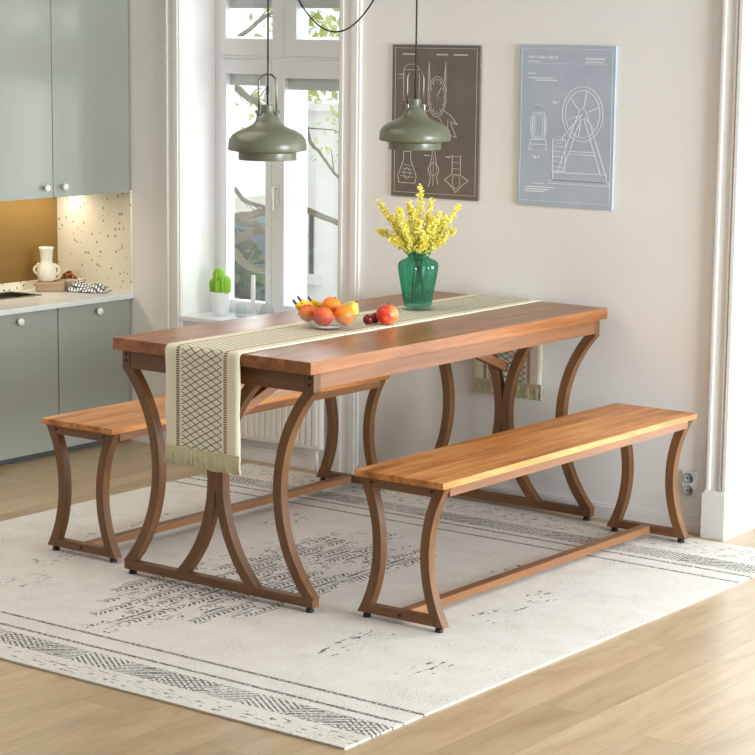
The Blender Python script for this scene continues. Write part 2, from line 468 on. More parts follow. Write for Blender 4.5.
# window wall with the window opening and the doorway
WX0, WX1 = -5.749, -4.948
DX0, DX1 = -3.272, -0.90
YB = WALL+0.25
bm = BM()
box(bm, LEFT-0.25, WX0, WALL, YB, 0, CEIL)
box(bm, WX0, WX1, WALL, YB, 0, 0.528)
box(bm, WX0, WX1, WALL, YB, 2.12, CEIL)
box(bm, WX1, DX0, WALL, YB, 0, CEIL)
box(bm, DX0, DX1, WALL, YB, 2.12, CEIL)
box(bm, DX1, RIGHT+0.25, WALL, YB, 0, CEIL)
struct('wall_back', bm, 'wall')
bm = BM(); box(bm, LEFT-0.25, LEFT, REAR, WALL, 0, CEIL); struct('wall_left', bm, 'wall')
bm = BM(); box(bm, LEFT-0.25, RIGHT+0.25, REAR-0.25, REAR, 0, CEIL); struct('wall_front', bm, 'wall_dimmed')
bm = BM(); box(bm, LEFT-0.25, RIGHT+0.25, REAR-0.25, YB, CEIL, CEIL+0.1); struct('ceiling', bm, 'ceiling')
# right wall with two tall windows (behind the viewer's shoulder)
bm = BM()
ROP = ((-0.9, 1.5), (4.0, 6.1))
ys = [REAR, ROP[0][0], ROP[0][1], ROP[1][0], ROP[1][1], WALL]
for a, b in ((ys[0], ys[1]), (ys[2], ys[3]), (ys[4], ys[5])): box(bm, RIGHT, RIGHT+0.25, a, b, 0, CEIL)
for a, b in ROP:
    box(bm, RIGHT, RIGHT+0.25, a, b, 0, 0.25); box(bm, RIGHT, RIGHT+0.25, a, b, 2.15, CEIL)
struct('wall_right', bm, 'wall')
for i, (a, b) in enumerate(ROP):
    bm = BM(); x0, x1 = RIGHT+0.08, RIGHT+0.13
    box(bm, x0, x1, a, a+0.06, 0.25, 2.15); box(bm, x0, x1, b-0.06, b, 0.25, 2.15)
    box(bm, x0, x1, a+0.06, b-0.06, 0.25, 0.31); box(bm, x0, x1, a+0.06, b-0.06, 2.09, 2.15)
    mid = (a+b)/2; box(bm, x0, x1, mid-0.035, mid+0.035, 0.31, 2.09)
    w = struct('window_%d' % (i+2), bm, 'white_gloss')
    bm = BM(); box(bm, RIGHT+0.1, RIGHT+0.105, a+0.06, mid-0.035, 0.31, 2.09); obj('pane', bm, 'pane', w)
    bm = BM(); box(bm, RIGHT+0.1, RIGHT+0.105, mid+0.035, b-0.06, 0.31, 2.09); obj('pane', bm, 'pane', w)
# glazed balcony doors in the opening by the right edge
bm = BM(); y0, y1 = WALL+0.19, WALL+0.24
box(bm, DX0, DX0+0.05, y0, y1, 0, 2.12, 0.002); box(bm, DX1-0.05, DX1, y0, y1, 0, 2.12, 0.002)
box(bm, DX0+0.05, DX1-0.05, y0, y1, 0, 0.06); box(bm, DX0+0.05, DX1-0.05, y0, y1, 2.06, 2.12)
door = struct('door_1', bm, 'white_gloss')
n_ = 3; wv = (DX1-DX0-0.10)/n_
for k in range(n_):
    a = DX0+0.05+k*wv; b = a+wv
    bm = BM()
    box(bm, a, a+0.045, y0-0.01, y1-0.01, 0.06, 2.06, 0.002); box(bm, b-0.045, b, y0-0.01, y1-0.01, 0.06, 2.06, 0.002)
    box(bm, a+0.045, b-0.045, y0-0.01, y1-0.01, 0.06, 0.13); box(bm, a+0.045, b-0.045, y0-0.01, y1-0.01, 2.0, 2.06)
    lf = obj('door_leaf', bm, 'white_gloss', door)
    bm = BM(); box(bm, a+0.044, b-0.044, y0+0.012, y0+0.016, 0.129, 2.001); obj('pane', bm, 'pane', lf)
# baseboards
def baseboard(name, x0, x1):
    bm = BM(); box(bm, x0, x1, WALL-0.012, WALL, 0, 0.046, 0.001); box(bm, x0, x1, WALL-0.007, WALL, 0.046, 0.055, 0.001)
    return struct(name, bm, 'trim')
baseboard('baseboard_back', -4.849, -3.352)
baseboard('baseboard_window', WX0, WX1)
baseboard('baseboard_kitchen', -6.03+0.005, -5.831)
# window casing, both sides, down to the floor
def casing(name, x0, x1):
    bm = BM(); w = x1-x0
    box(bm, x0, x1, WALL-0.014, WALL, 0, CEIL, 0.0015)
    box(bm, x0+0.10*w, x0+0.24*w, WALL-0.021, WALL-0.013, 0, CEIL, 0.002)
    box(bm, x0+0.62*w, x1-0.10*w, WALL-0.021, WALL-0.013, 0, CEIL, 0.002)
    return struct(name, bm, 'trim')
casing('trim_1', -5.829, WX0); casing('trim_2', WX1, -4.849)
# doorway casing with its plinth block
bm = BM()
box(bm, -3.350, DX0, WALL-0.016, WALL, 0.16, CEIL, 0.0015)
box(bm, -3.350, -3.336, WALL-0.026, WALL-0.015, 0.16, CEIL, 0.003)
box(bm, -3.302, -3.292, WALL-0.024, WALL-0.015, 0.16, CEIL, 0.003)
box(bm, -3.288, DX0, WALL-0.028, WALL-0.015, 0.16, CEIL, 0.003)
struct('trim_3', bm, 'trim')
bm = BM(); box(bm, -3.356, DX0+0.006, WALL-0.042, WALL, 0, 0.155, 0.002); box(bm, -3.350, DX0, WALL-0.036, WALL, 0.154, 0.164, 0.003)
struct('trim_4', bm, 'trim')
bm = BM(); box(bm, DX0-0.002, DX0+0.006, WALL-0.004, YB, 0.155, 2.12); struct('trim_5', bm, 'white_gloss')

# the kitchen side window: inner casement, outer casement, panes
FY = 6.545
bm = BM()
box(bm, WX0, -5.70, FY, FY+0.05, 0.548, 2.12, 0.002); box(bm, -4.99, WX1, FY, FY+0.05, 0.548, 2.12, 0.002)
box(bm, -5.70, -4.99, FY, FY+0.05, 0.548, 0.565); box(bm, -5.70, -4.99, FY-0.004, FY+0.05, 1.572, 1.586, 0.002)
box(bm, -5.70, -4.99, FY, FY+0.05, 2.07, 2.12)
win = struct('window_1', bm, 'white_gloss')
def sash(x0, x1, z0, z1, gl, gr, gb, gt, name='sash'):
    bm = BM(); y0, y1 = FY-0.012, FY+0.04
    box(bm, x0, gl, y0, y1, z0, z1, 0.003); box(bm, gr, x1, y0, y1, z0, z1, 0.003)
    box(bm, gl, gr, y0, y1, z0, gb, 0.002); box(bm, gl, gr, y0, y1, gt, z1, 0.002)
    s = obj(name, bm, 'white_gloss', win)
    bm = BM(); box(bm, gl-0.002, gr+0.002, FY+0.012, FY+0.016, gb-0.002, gt+0.002); obj('pane', bm, 'pane', s)
    bm = BM(); box(bm, gl, gr, FY+0.020, FY+0.034, gt-0.046, gt); obj('blind', bm, 'blind', s)
    return s
sash(-5.712, -5.382, 1.587, 1.87, -5.684, -5.441, 1.652, 1.818, 'upper_sash')
sash(-5.380, -4.985, 1.587, 1.87, -5.320, -5.03, 1.652, 1.818, 'upper_sash')
sash(-5.712, -5.444, 0.566, 1.571, -5.681, -5.475, 0.60, 1.513)
sr = sash(-5.442, -4.985, 0.566, 1.571, -5.379, -5.03, 0.60, 1.501)
bm = BM(); box(bm, -5.424, -5.400, FY-0.022, FY-0.012, 1.0, 1.09, 0.003); tube(bm, [(-5.412, FY-0.018, 1.07), (-5.412, FY-0.045, 1.07), (-5.412, FY-0.045, 0.98)], 0.007)
obj('handle', bm, 'knob', sr, True)
bm = BM(); oy0, oy1 = 6.70, 6.74
for a, b in ((-5.93, -5.865), (-5.475, -5.425), (-4.97, -4.90)): box(bm, a, b, oy0, oy1, 0.5, 2.12, 0.002)
for a, b in ((0.5, 0.56), (1.60, 1.66), (2.06, 2.12)): box(bm, -5.93, -4.90, oy0, oy1, a, b, 0.002)
of = obj('outer_frame', bm, 'white_gloss', win)
bm = BM(); box(bm, -5.865, -4.97, 6.718, 6.721, 0.56, 2.06); obj('pane', bm, 'pane', of)
bm = BM(); box(bm, -5.93, -4.90, YB, 6.76, 0.44, 0.5); obj('outer_ledge', bm, 'white_gloss', win)
bm = BM(); box(bm, WX0-0.006, WX1+0.006, WALL-0.022, FY+0.02, 0.528, 0.548, 0.004); struct('trim_6', bm, 'white_gloss')

# ------------------------------------------------------------------ radiator under the window
rad = thing('radiator', 'white panel radiator with upright ribs under the kitchen window', 'radiator', (-5.36, WALL, 0.0))
bm = BM(); box(bm, -0.36, 0.36, -0.045, -0.02, 0.09, 0.40, 0.006)
obj('panel', bm, 'radiator', rad)
bm = BM()
for k in range(24):
    x = -0.335+k*0.67/23
    box(bm, x-0.008, x+0.008, -0.052, -0.044, 0.105, 0.385, 0.003)
obj('ribs', bm, 'radiator', rad)
bm = BM(); box(bm, -0.36, 0.36, -0.05, -0.004, 0.398, 0.412, 0.003); obj('top_grille', bm, 'radiator', rad)
for s in (-0.28, 0.28):
    bm = BM(); box(bm, s-0.02, s+0.02, -0.022, 0.0, 0.12, 0.36); obj('bracket', bm, 'radiator', rad)
bm = BM(); tube(bm, [(0.33, -0.03, 0.1), (0.33, -0.03, 0.0)], 0.007); obj('pipe', bm, 'radiator', rad, True)

# ------------------------------------------------------------------ kitchen
CX = -6.03
DT = 0.018
def lower_unit(y0, y1, knob_y, label):
    t = thing('kitchen_cabinet', label, 'cabinet', (CX, (y0+y1)/2, 0.0), 0, 'lower kitchen cabinets')
    h = (y1-y0)/2
    bm = BM()
    box(bm, LEFT-CX+0.002, -DT-0.002, -h+0.001, -h+0.015, 0.03, 0.592); box(bm, LEFT-CX+0.002, -DT-0.002, h-0.015, h-0.001, 0.03, 0.592)
    box(bm, LEFT-CX+0.002, -DT-0.002, -h+0.015, h-0.015, 0.03, 0.045); box(bm, LEFT-CX+0.002, LEFT-CX+0.012, -h+0.015, h-0.015, 0.045, 0.592)
    obj('body', bm, 'cab', t)
    bm = BM(); box(bm, -DT, 0, -h+0.0015, h-0.0015, 0.026, 0.592, 0.0015)
    d = obj('door', bm, 'cab', t)
    bm = BM(); lathe(bm, [(0.006, 0), (0.006, 0.008), (0.013, 0.011), (0.0155, 0.017), (0.013, 0.023), (0.0, 0.025)], 0, 0, 0, 16,
                     mtx=Matrix.Translation((0, knob_y-(y0+y1)/2, 0.560)) @ Matrix.Rotation(PI/2, 4, 'Y'))
    obj('knob', bm, 'knob', d, True)
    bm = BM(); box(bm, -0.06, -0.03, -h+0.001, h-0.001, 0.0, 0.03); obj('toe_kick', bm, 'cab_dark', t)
    return t
lower_unit(5.923, 6.335, 6.141, 'grey-green lower cabinet with round white knob, next to the pale wall')
lower_unit(5.47, 5.921, 5.707, 'grey-green lower cabinet with round white knob, in front of the sink')
lower_unit(5.02, 5.468, 5.25, 'grey-green lower cabinet at the end of the counter away from the window wall')
# upper cabinet
t = thing('wall_cabinet', 'tall grey-green wall cabinet with two flat doors above the countertop', 'cabinet', (CX, 5.906, 1.034))
UH = CEIL-1.034
bm = BM(); box(bm, LEFT-CX+0.001, -DT-0.002, -0.424, 0.429, 0.0, UH-0.001); obj('body', bm, 'cab', t)
for (a, b, k) in ((-0.425, -0.0015, -0.046), (0.0015, 0.430, 0.052)):
    bm = BM(); box(bm, -DT, 0, a, b, -0.004, UH-0.002, 0.0015); d = obj('door', bm, 'cab', t)
    bm = BM(); lathe(bm, [(0.006, 0), (0.006, 0.008), (0.012, 0.011), (0.0145, 0.017), (0.012, 0.022), (0.0, 0.024)], 0, 0, 0, 16,
                     mtx=Matrix.Translation((0, k, 0.036)) @ Matrix.Rotation(PI/2, 4, 'Y'))
    obj('knob', bm, 'knob', d, True)
bm = BM(); box(bm, LEFT-CX+0.10, LEFT-CX+0.125, -0.40, 0.40, -0.008, 0.0)
obj('light_strip', bm, 'led', t)
t2 = thing('wall_cabinet', 'single-door grey-green wall cabinet without a knob beside the two-door cabinet', 'cabinet', (CX, 5.25, 1.034))
bm = BM(); box(bm, LEFT-CX+0.001, -DT-0.002, -0.228, 0.228, 0.0, UH-0.001); obj('body', bm, 'cab', t2)
bm = BM(); box(bm, -DT, 0, -0.229, 0.2285, -0.004, UH-0.002, 0.0015); d = obj('door', bm, 'cab', t2)
# worktop with a cut-out for the sink
SX0, SX1, SY0, SY1 = -6.415, -6.255, 5.52, 6.04
bm = BM(); z0, z1 = 0.594, 0.6146
box(bm, LEFT, CX+0.012, SY1, WALL, z0, z1, 0.001); box(bm, LEFT, CX+0.012, 5.02, SY0, z0, z1, 0.001)
box(bm, LEFT, SX0, SY0, SY1, z0, z1); box(bm, SX1, CX+0.012, SY0, SY1, z0, z1, 0.001)
tag(obj('countertop', bm, 'counter'), 'pale stone countertop running over the lower cabinets', 'countertop')
sk = thing('kitchen_sink', 'dark steel sink set into the pale countertop', 'sink', ((SX0+SX1)/2, (SY0+SY1)/2, 0.6146))
hx, hy = (SX1-SX0)/2, (SY1-SY0)/2
bm = BM()
for a in ((-hx-0.008, -hx+0.006, -hy-0.008, hy+0.008), (hx-0.006, hx+0.008, -hy-0.008, hy+0.008), (-hx+0.006, hx-0.006, -hy-0.008, -hy+0.006), (-hx+0.006, hx-0.006, hy-0.006, hy+0.008)):
    box(bm, *a, 0.0, 0.003, 0.0005)
obj('rim', bm, 'steel', sk)
bm = BM(); d = -0.016
box(bm, -hx+0.003, -hx+0.006, -hy+0.004, hy-0.004, d, 0.001); box(bm, hx-0.006, hx-0.003, -hy+0.004, hy-0.004, d, 0.001)
box(bm, -hx+0.006, hx-0.006, -hy+0.003, -hy+0.006, d, 0.001); box(bm, -hx+0.006, hx-0.006, hy-0.006, hy-0.003, d, 0.001)
box(bm, -hx+0.004, hx-0.004, -hy+0.004, hy-0.004, d-0.003, d)
obj('basin', bm, 'sink', sk)
# splash panels
bm = BM(); box(bm, LEFT, CX+0.004, WALL-0.008, WALL, 0.6146, 1.036)
tag(obj('splash_panel', bm, 'terrazzo'), 'cream speckled terrazzo splash panel beside the brass panel', 'splashback')
bm = BM(); box(bm, LEFT+0.0005, LEFT+0.006, 5.02, WALL-0.008, 0.648, 1.033)
tag(obj('splash_panel', bm, 'brass'), 'brushed brass splash panel behind the countertop', 'splashback')
bm = BM(); box(bm, LEFT, LEFT+0.012, 5.02, WALL-0.008, 0.6146, 0.648, 0.001)
tag(obj('upstand', bm, 'terrazzo'), 'low speckled upstand strip under the brass panel', 'upstand')

# objects on the counter
CZ = 0.6146
ang = math.radians(36)
box_t = thing('wooden_box', 'small weathered wooden box under the cream jug on the countertop', 'box', (-6.328, 6.178, CZ), ang)
bm = BM(); hx, hy = 0.058, 0.042
box(bm, -hx, hx, -hy, -hy+0.006, 0.002, 0.037, 0.001); box(bm, -hx, hx, hy-0.006, hy, 0.002, 0.037, 0.001)
box(bm, -hx, -hx+0.006, -hy+0.006, hy-0.006, 0.002, 0.037, 0.001); box(bm, hx-0.006, hx, -hy+0.006, hy-0.006, 0.002, 0.037, 0.001)
box(bm, -hx+0.002, hx-0.002, -hy+0.002, hy-0.002, 0.0, 0.006)
obj('body', bm, 'tray', box_t)
bm = BM(); box(bm, -hx+0.001, hx-0.001, -hy+0.001, hy-0.001, 0.033, 0.0395, 0.001); obj('lid', bm, 'tray', box_t)
jug = thing('ceramic_jug', 'cream two-handled ceramic jug standing on the small wooden box', 'jug', (-6.343, 6.168, CZ+0.0395), ang)
bm = BM()
pr = [(0.026, 0), (0.034, 0.006), (0.039, 0.025), (0.040, 0.045), (0.034, 0.066), (0.025, 0.078), (0.0235, 0.09), (0.026, 0.12), (0.0285, 0.134), (0.0305, 0.140), (0.0275, 0.141), (0.024, 0.132), (0.021, 0.10), (0.0, 0.095)]
lathe(bm, pr, seg=32); obj('body', bm, 'ceramic', jug, True)
for s in (-1, 1):
    bm = BM()
    tube(bm, [(s*(0.030+0.0215*math.sin(PI*k/10)), 0, 0.022+0.050*k/10) for k in range(11)], 0.0055, 8)
    obj('handle', bm, 'ceramic', jug, True)
BWX, BWY = -6.325, 6.283
bowl2 = tag(obj('bowl', lathe(BM(), [(0.028, 0), (0.030, 0.004), (0.044, 0.02), (0.052, 0.042), (0.0535, 0.045), (0.050, 0.043), (0.041, 0.02), (0.026, 0.007), (0.0, 0.007)], seg=32), 'ceramic', None, True, (BWX, BWY, CZ)),
            'small cream bowl behind the wooden box holding brown pretzels', 'bowl')
for i, (dx, dy, dz, ax) in enumerate(((-0.020, -0.008, 0.044, 0.5), (0.012, 0.012, 0.045, -0.6), (0.021, -0.016, 0.050, 0.9), (-0.004, -0.010, 0.062, 0.35))):
    bm = BM(); mt = Matrix.Rotation(ax, 4, 'X') @ Matrix.Rotation(i*1.3, 4, 'Z')
    pts = [mt @ Vector((0.017*math.cos(2*PI*k/18), 0.014*math.sin(2*PI*k/18), 0.003*math.sin(4*PI*k/18))) for k in range(18)]
    tube(bm, pts, 0.0058, 8, True)
    o = obj('pretzel', bm, 'pretzel', None, True, (BWX+dx, BWY+dy, CZ+dz))
    tag(o, 'brown baked ring pretzel heaped in the small cream bowl', 'pretzel', 'pretzels in the cream bowl')
# checked tea towel thrown beside the bowl
bm = BM(); n = 26
lay = []
uvl = bm.loops.layers.uv.new('UVMap')
def th(a, b):
    e = min(a, 1-a, b, 1-b)
    base = 0.050*min(1, e/0.22)**0.6
    return 0.004+base*(0.72+0.28*math.sin(a*9+b*4)*math.cos(b*7-a*2))*(1.0-0.35*a)
tw = []
for i in range(n+1):
    row = []
    for j in range(n+1):
        a, b = i/n, j/n
        x = (a-0.5)*0.165+0.006*math.sin(b*7); y = (b-0.5)*0.085+0.008*math.sin(a*6+1)
        row.append(bm.verts.new((x, y, th(a, b))))
    tw.append(row)
for i in range(n):
    for j in range(n):
        f = bm.faces.new((tw[i][j], tw[i+1][j], tw[i+1][j+1], tw[i][j+1]))
        for l, (p, q) in zip(f.loops, ((i, j), (i+1, j), (i+1, j+1), (i, j+1))): l[uvl].uv = (p/n, q/n*0.62+0.06*math.sin(p/n*8))
bot = {}
for lp in [[tw[i][0] for i in range(n+1)], [tw[n][j] for j in range(n+1)], [tw[i][n] for i in range(n, -1, -1)], [tw[0][j] for j in range(n, -1, -1)]]:
    for a, b in zip(lp, lp[1:]):
        for v in (a, b):
            if v not in bot: bot[v] = bm.verts.new((v.co.x, v.co.y, 0.0))
        bm.faces.new((a, bot[a], bot[b], b))
tag(obj('tea_towel', bm, 'towel', None, True, (-6.190, 6.255, CZ)), 'crumpled checked tea towel lying on the countertop beside the cream bowl', 'towel').rotation_euler = (0, 0, math.radians(28))

# ------------------------------------------------------------------ window sill objects
SZ = 0.548
cp = thing('potted_cactus', 'small green cactus in a white pot on the window sill', 'plant', (-5.628, 6.440, SZ))
bm = BM(); lathe(bm, [(0.027, 0), (0.030, 0.004), (0.038, 0.06), (0.0415, 0.096), (0.039, 0.097), (0.036, 0.090), (0.0, 0.088)], seg=28); obj('pot', bm, 'pot', cp, True)
for (dx, dy, h, r) in ((-0.014, 0.004, 0.104, 0.024), (0.024, -0.004, 0.076, 0.024), (-0.030, -0.014, 0.060, 0.015), (0.004, -0.024, 0.056, 0.014)):
    bm = BM(); pr = [(0.6*r, 0.0), (r*0.9, 0.15*h), (r, 0.5*h), (r*0.95, 0.75*h), (r*0.72, 0.92*h), (r*0.3, 0.99*h), (0.0, h)]
    lathe(bm, pr, dx, dy, 0.088, 48, 9, 0.12); obj('cactus_stem', bm, 'cactus', cp, True)
cd = thing('candle', 'tall slim white candle in a holder on the window sill', 'candle', (-5.467, 6.45, SZ))
bm = BM(); lathe(bm, [(0.020, 0), (0.021, 0.004), (0.010, 0.010), (0.012, 0.024), (0.0, 0.024)], seg=20); obj('holder', bm, 'pot', cd, True)
bm = BM(); lathe(bm, [(0.0095, 0.02), (0.0090, 0.170), (0.006, 0.176), (0.0, 0.176)], seg=18); obj('candle_body', bm, 'wax', cd, True)
bm = BM(); tube(bm, [(0, 0, 0.174), (0.001, 0, 0.184)], 0.001, 6); obj('wick', bm, 'wick', cd)
tag(obj('glass_jar', lathe(BM(), [(0.022, 0), (0.024, 0.003), (0.024, 0.055), (0.0225, 0.056), (0.0215, 0.05), (0.0205, 0.008), (0.0, 0.006)], seg=24), 'clear_glass', None, True, (-5.535, 6.455, SZ)),
    'short clear glass jar between the cactus pot and candle on the sill', 'jar')
gj = thing('glass_jug', 'low clear glass jug beside the candle on the window sill', 'jug', (-5.405, 6.46, SZ))
bm = BM(); lathe(bm, [(0.024, 0), (0.030, 0.006), (0.032, 0.025), (0.022, 0.050), (0.020, 0.062), (0.0185, 0.062), (0.020, 0.05), (0.029, 0.024), (0.022, 0.008), (0.0, 0.006)], seg=24); obj('body', bm, 'clear_glass', gj, True)
bm = BM(); tube(bm, [(0.026+0.018*math.sin(PI*k/8), 0, 0.016+0.036*k/8) for k in range(9)], 0.003, 6); obj('handle', bm, 'clear_glass', gj, True)

# ------------------------------------------------------------------ rug
RX, RY, RW, RL = -5.33, 3.83, 2.37, 2.43
bm = BM(); box(bm, 0, RW, 0, RL, 0.0, 0.006, 0.0015)
rug = tag(obj('area_rug', bm, 'rug', None, False, (RX, RY, 0.0)), 'large cream rug with worn charcoal pattern under the table and benches', 'rug')

# ------------------------------------------------------------------ furniture
def arc_leg(bm, x, z0, z1, sag, w, y0, y1, n=22):
    """square-section leg bowed sideways by sag, horizontal ends"""
    h = z1-z0; R = (h*h/4+sag*sag)/(2*abs(sag)); s = 1 if sag > 0 else -1
    rows = []
    for k in range(n+1):
        z = z0+h*k/n; dz = z-(z0+z1)/2
        off = math.sqrt(R*R-dz*dz)-(R-abs(sag))
        slope = abs(dz)/math.sqrt(R*R-dz*dz)
        hw = w/2*math.sqrt(1+slope*slope)
        cx = x+s*off
        rows.append([bm.verts.new((cx-hw, y0, z)), bm.verts.new((cx+hw, y0, z)), bm.verts.new((cx+hw, y1, z)), bm.verts.new((cx-hw, y1, z))])
    for a, b in zip(rows, rows[1:]):
        for k in range(4): bm.faces.new((a[k], a[(k+1) % 4], b[(k+1) % 4], b[k]))
    bm.faces.new(list(reversed(rows[0]))); bm.faces.new(rows[-1])
    return bm
def disc_y(bm, x, y, z, r, d):
    lathe(bm, [(r, 0), (r*0.9, d), (0.0, d)], 0, 0, 0, 12, mtx=Matrix.Translation((x, y, z)) @ Matrix.Rotation(PI/2, 4, 'X'))

# dining table
TX0, TX1, TY0, TY1 = -4.519, -3.742, 4.668, 6.302
tcx, tcy = (TX0+TX1)/2, (TY0+TY1)/2
RZ = 0.006
tab = thing('dining_table', 'long walnut dining table on curved legs with a woven runner along it', 'table', (tcx, tcy, RZ))
hw, hl = (TX1-TX0)/2, (TY1-TY0)/2
H = 0.752-RZ
bm = BM(); box(bm, -hw, hw, -hl, hl, H-0.037, H, 0.0015); obj('tabletop', bm, 'wood_table', tab)
T = 0.031; fw = 0.376           # frame half width
for s in (-1, 1):
    ya = s*(hl-0.030); yb = s*(hl-0.030-T); y0, y1 = min(ya, yb), max(ya, yb)
    bm = BM(); box(bm, -fw+T+0.002, fw-T-0.002, y0, y1, H-0.095, H-0.037, 0.001); obj('end_apron', bm, 'wood_x', tab)
    bm = BM(); box(bm, -fw, fw, y0, y1, 0.016, 0.043, 0.0015); fb = obj('foot_bar', bm, 'wood_x', tab)
    for q in (-1, 1):
        # corner block that carries the bowed outer leg
        bm = BM()
        arc_leg(bm, q*(fw-T/2-0.002), 0.0425, H-0.092, -q*0.118, T, y0, y1)
        box(bm, q*(fw-T/2)-T/2, q*(fw-T/2)+T/2, y0, y1, H-0.092, H-0.037)
        lg = obj('leg', bm, 'wood_leg', tab)
        bm = BM()
        for dz in (0.053, 0.072): disc_y(bm, q*(fw-T*0.5), y0, H-dz, 0.0052, 0.002) if s < 0 else disc_y(bm, q*(fw-T*0.5), y1+0.002, H-dz, 0.0052, 0.002)
        obj('bolt', bm, 'bolt', lg)
        bm = BM(); arc_leg(bm, q*(0.0150+0.124), 0.0425, H-0.0952, -q*0.124, T, y0, y1); obj('leg', bm, 'wood_leg', tab)
        bm = BM(); lathe(bm, [(0.012, 0), (0.013, 0.003), (0.013, 0.006), (0.0115, 0.007), (0.0115, 0.017)], q*(fw-0.022), (y0+y1)/2, 0.0, 16); obj('rubber_foot', bm, 'black', fb, True)
    # brace from the legs up to the top
    bm = BM(); yi = y1 if s < 0 else y0
    d = -s
    L = math.hypot(0.50, 0.19); a = math.atan2(0.19, 0.50)
    mt = Matrix.Translation((0, yi, H-0.235)) @ (Matrix.Rotation(a, 4, 'X') if d > 0 else Matrix.Rotation(PI, 4, 'Z') @ Matrix.Rotation(a, 4, 'X'))
    box(bm, -0.014, 0.014, -0.01, L, -0.014, 0.014, 0.001, mt); obj('brace', bm, 'wood_y', tab)
for q in (-1, 1):
    bm = BM(); x0, x1 = sorted((q*fw, q*(fw-0.024)))
    box(bm, x0, x1, -hl+0.030+T, hl-0.030-T, H-0.085, H-0.037, 0.001); obj('side_rail', bm, 'wood_y', tab)

# benches
BL, BW, BH = 1.461, 0.312, 0.4438-RZ
def make_bench(label):
    t = thing('dining_bench', label, 'bench', (-3.644+BW/2, 4.748+BL/2, RZ), 0, 'walnut benches beside the table')
    hw, hl = BW/2, BL/2
    bm = BM(); box(bm, -hw, hw, -hl, hl, BH-0.019, BH, 0.0012); obj('seat', bm, 'wood_top', t)
    T = 0.030; fw = hw-0.006
    for s in (-1, 1):
        ya = s*(hl-0.016); yb = s*(hl-0.016-T); y0, y1 = min(ya, yb), max(ya, yb)
        bm = BM(); box(bm, -fw+0.03, fw-0.03, y0+0.001, y1-0.001, BH-0.049, BH-0.019, 0.001); ap = obj('end_apron', bm, 'wood_x', t)
        bm = BM(); box(bm, -fw+0.026, fw-0.026, y0+0.0008, y1-0.0008, 0.016, 0.042, 0.001); fb = obj('foot_bar', bm, 'wood_x', t)
        bm = BM(); disc_y(bm, 0, y0 if s < 0 else y1+0.0015, 0.029, 0.0055, 0.0015); obj('bolt', bm, 'bolt', fb)
        for q in (-1, 1):
            bm = BM(); arc_leg(bm, q*(fw-T/2+0.001), 0.016, BH-0.019, -q*0.052, T, y0, y1); lg = obj('leg', bm, 'wood_leg', t)
            bm = BM(); disc_y(bm, q*(fw-0.044), y0+0.001 if s < 0 else y1+0.0005, BH-0.033, 0.005, 0.0015); obj('bolt', bm, 'bolt', ap)
            bm = BM(); lathe(bm, [(0.0115, 0), (0.0125, 0.003), (0.0125, 0.006), (0.011, 0.007), (0.011, 0.017)], q*(fw-0.022), (y0+y1)/2, 0.0, 16); obj('rubber_foot', bm, 'black', fb, True)
    for q in (-1, 1):
        bm = BM(); x0, x1 = sorted((q*(fw-0.002), q*(fw-0.022)))
        box(bm, x0, x1, -hl+0.016+T, hl-0.016-T, BH-0.046, BH-0.019, 0.001); obj('side_rail', bm, 'wood_y', t)
    bm = BM(); box(bm, -0.017, 0.017, -hl+0.016+T, hl-0.016-T, 0.018, 0.042, 0.001); obj('stretcher', bm, 'wood_y', t)
    return t
b1 = make_bench('walnut bench with bowed legs on the doorway side of the table')
dup(b1, (-4.918+BW/2, 4.75+BL/2, RZ), 0, 'walnut bench with bowed legs between the table and the kitchen cabinets')

# ------------------------------------------------------------------ table runner
TZ = 0.752
path = [(TY0-0.011, 0.438)]
path += [(TY0-0.011, 0.438+(0.738-0.438)*k/12) for k in range(1, 13)]
path += [(TY0-0.010, 0.746), (TY0-0.006, 0.7515), (TY0+0.002, TZ+0.0012)]
path += [(TY0+0.002+(TY1-TY0-0.004)*k/60, TZ+0.0012) for k in range(1, 61)]
path += [(TY1+0.005, 0.7515), (TY1+0.008, 0.746)]
path += [(TY1+0.009, 0.738-(0.738-0.440)*k/12) for k in range(0, 13)]
RTH = 0.0028
rr = thing('table_runner', 'cream woven table runner with black diamond lattice laid along the table', 'table runner', (-4.140, tcy, RZ))
bm = BM(); uvl = bm.loops.layers.uv.new('UVMap')
NU = 14; top = []; und = []; dist = 0; ds = []
for i, (y, z) in enumerate(path):
    if i: dist += math.hypot(y-path[i-1][0], z-path[i-1][1])
    ds.append(dist)
    a = path[max(i-1, 0)]; b = path[min(i+1, len(path)-1)]
    ty, tz = b[0]-a[0], b[1]-a[1]; L = math.hypot(ty, tz) or 1; ny, nz = -tz/L, ty/L
    rt, ru = [], []
    skew = -0.016*(y-TY0)/(TY1-TY0)
    for k in range(NU+1):
        u = k/NU; x = -0.146+0.290*u+skew+(0.0016*math.sin(i*0.9)*(1 if k in (0, NU) else 0))
        wv = 0.0012*(1+math.sin(u*16+dist*2.2)) if (z < 0.74) else 0.0
        if y > TY1: wv *= 0.6
        rt.append(bm.verts.new((x, y+ny*(RTH+wv)-tcy, z+nz*(RTH+wv)-RZ))); ru.append(bm.verts.new((x, y+ny*wv-tcy, z+nz*wv-RZ)))
    top.append(rt); und.append(ru)
def quad(vs, uvs):
    f = bm.faces.new(vs)
    for l, w in zip(f.loops, uvs): l[uvl].uv = w
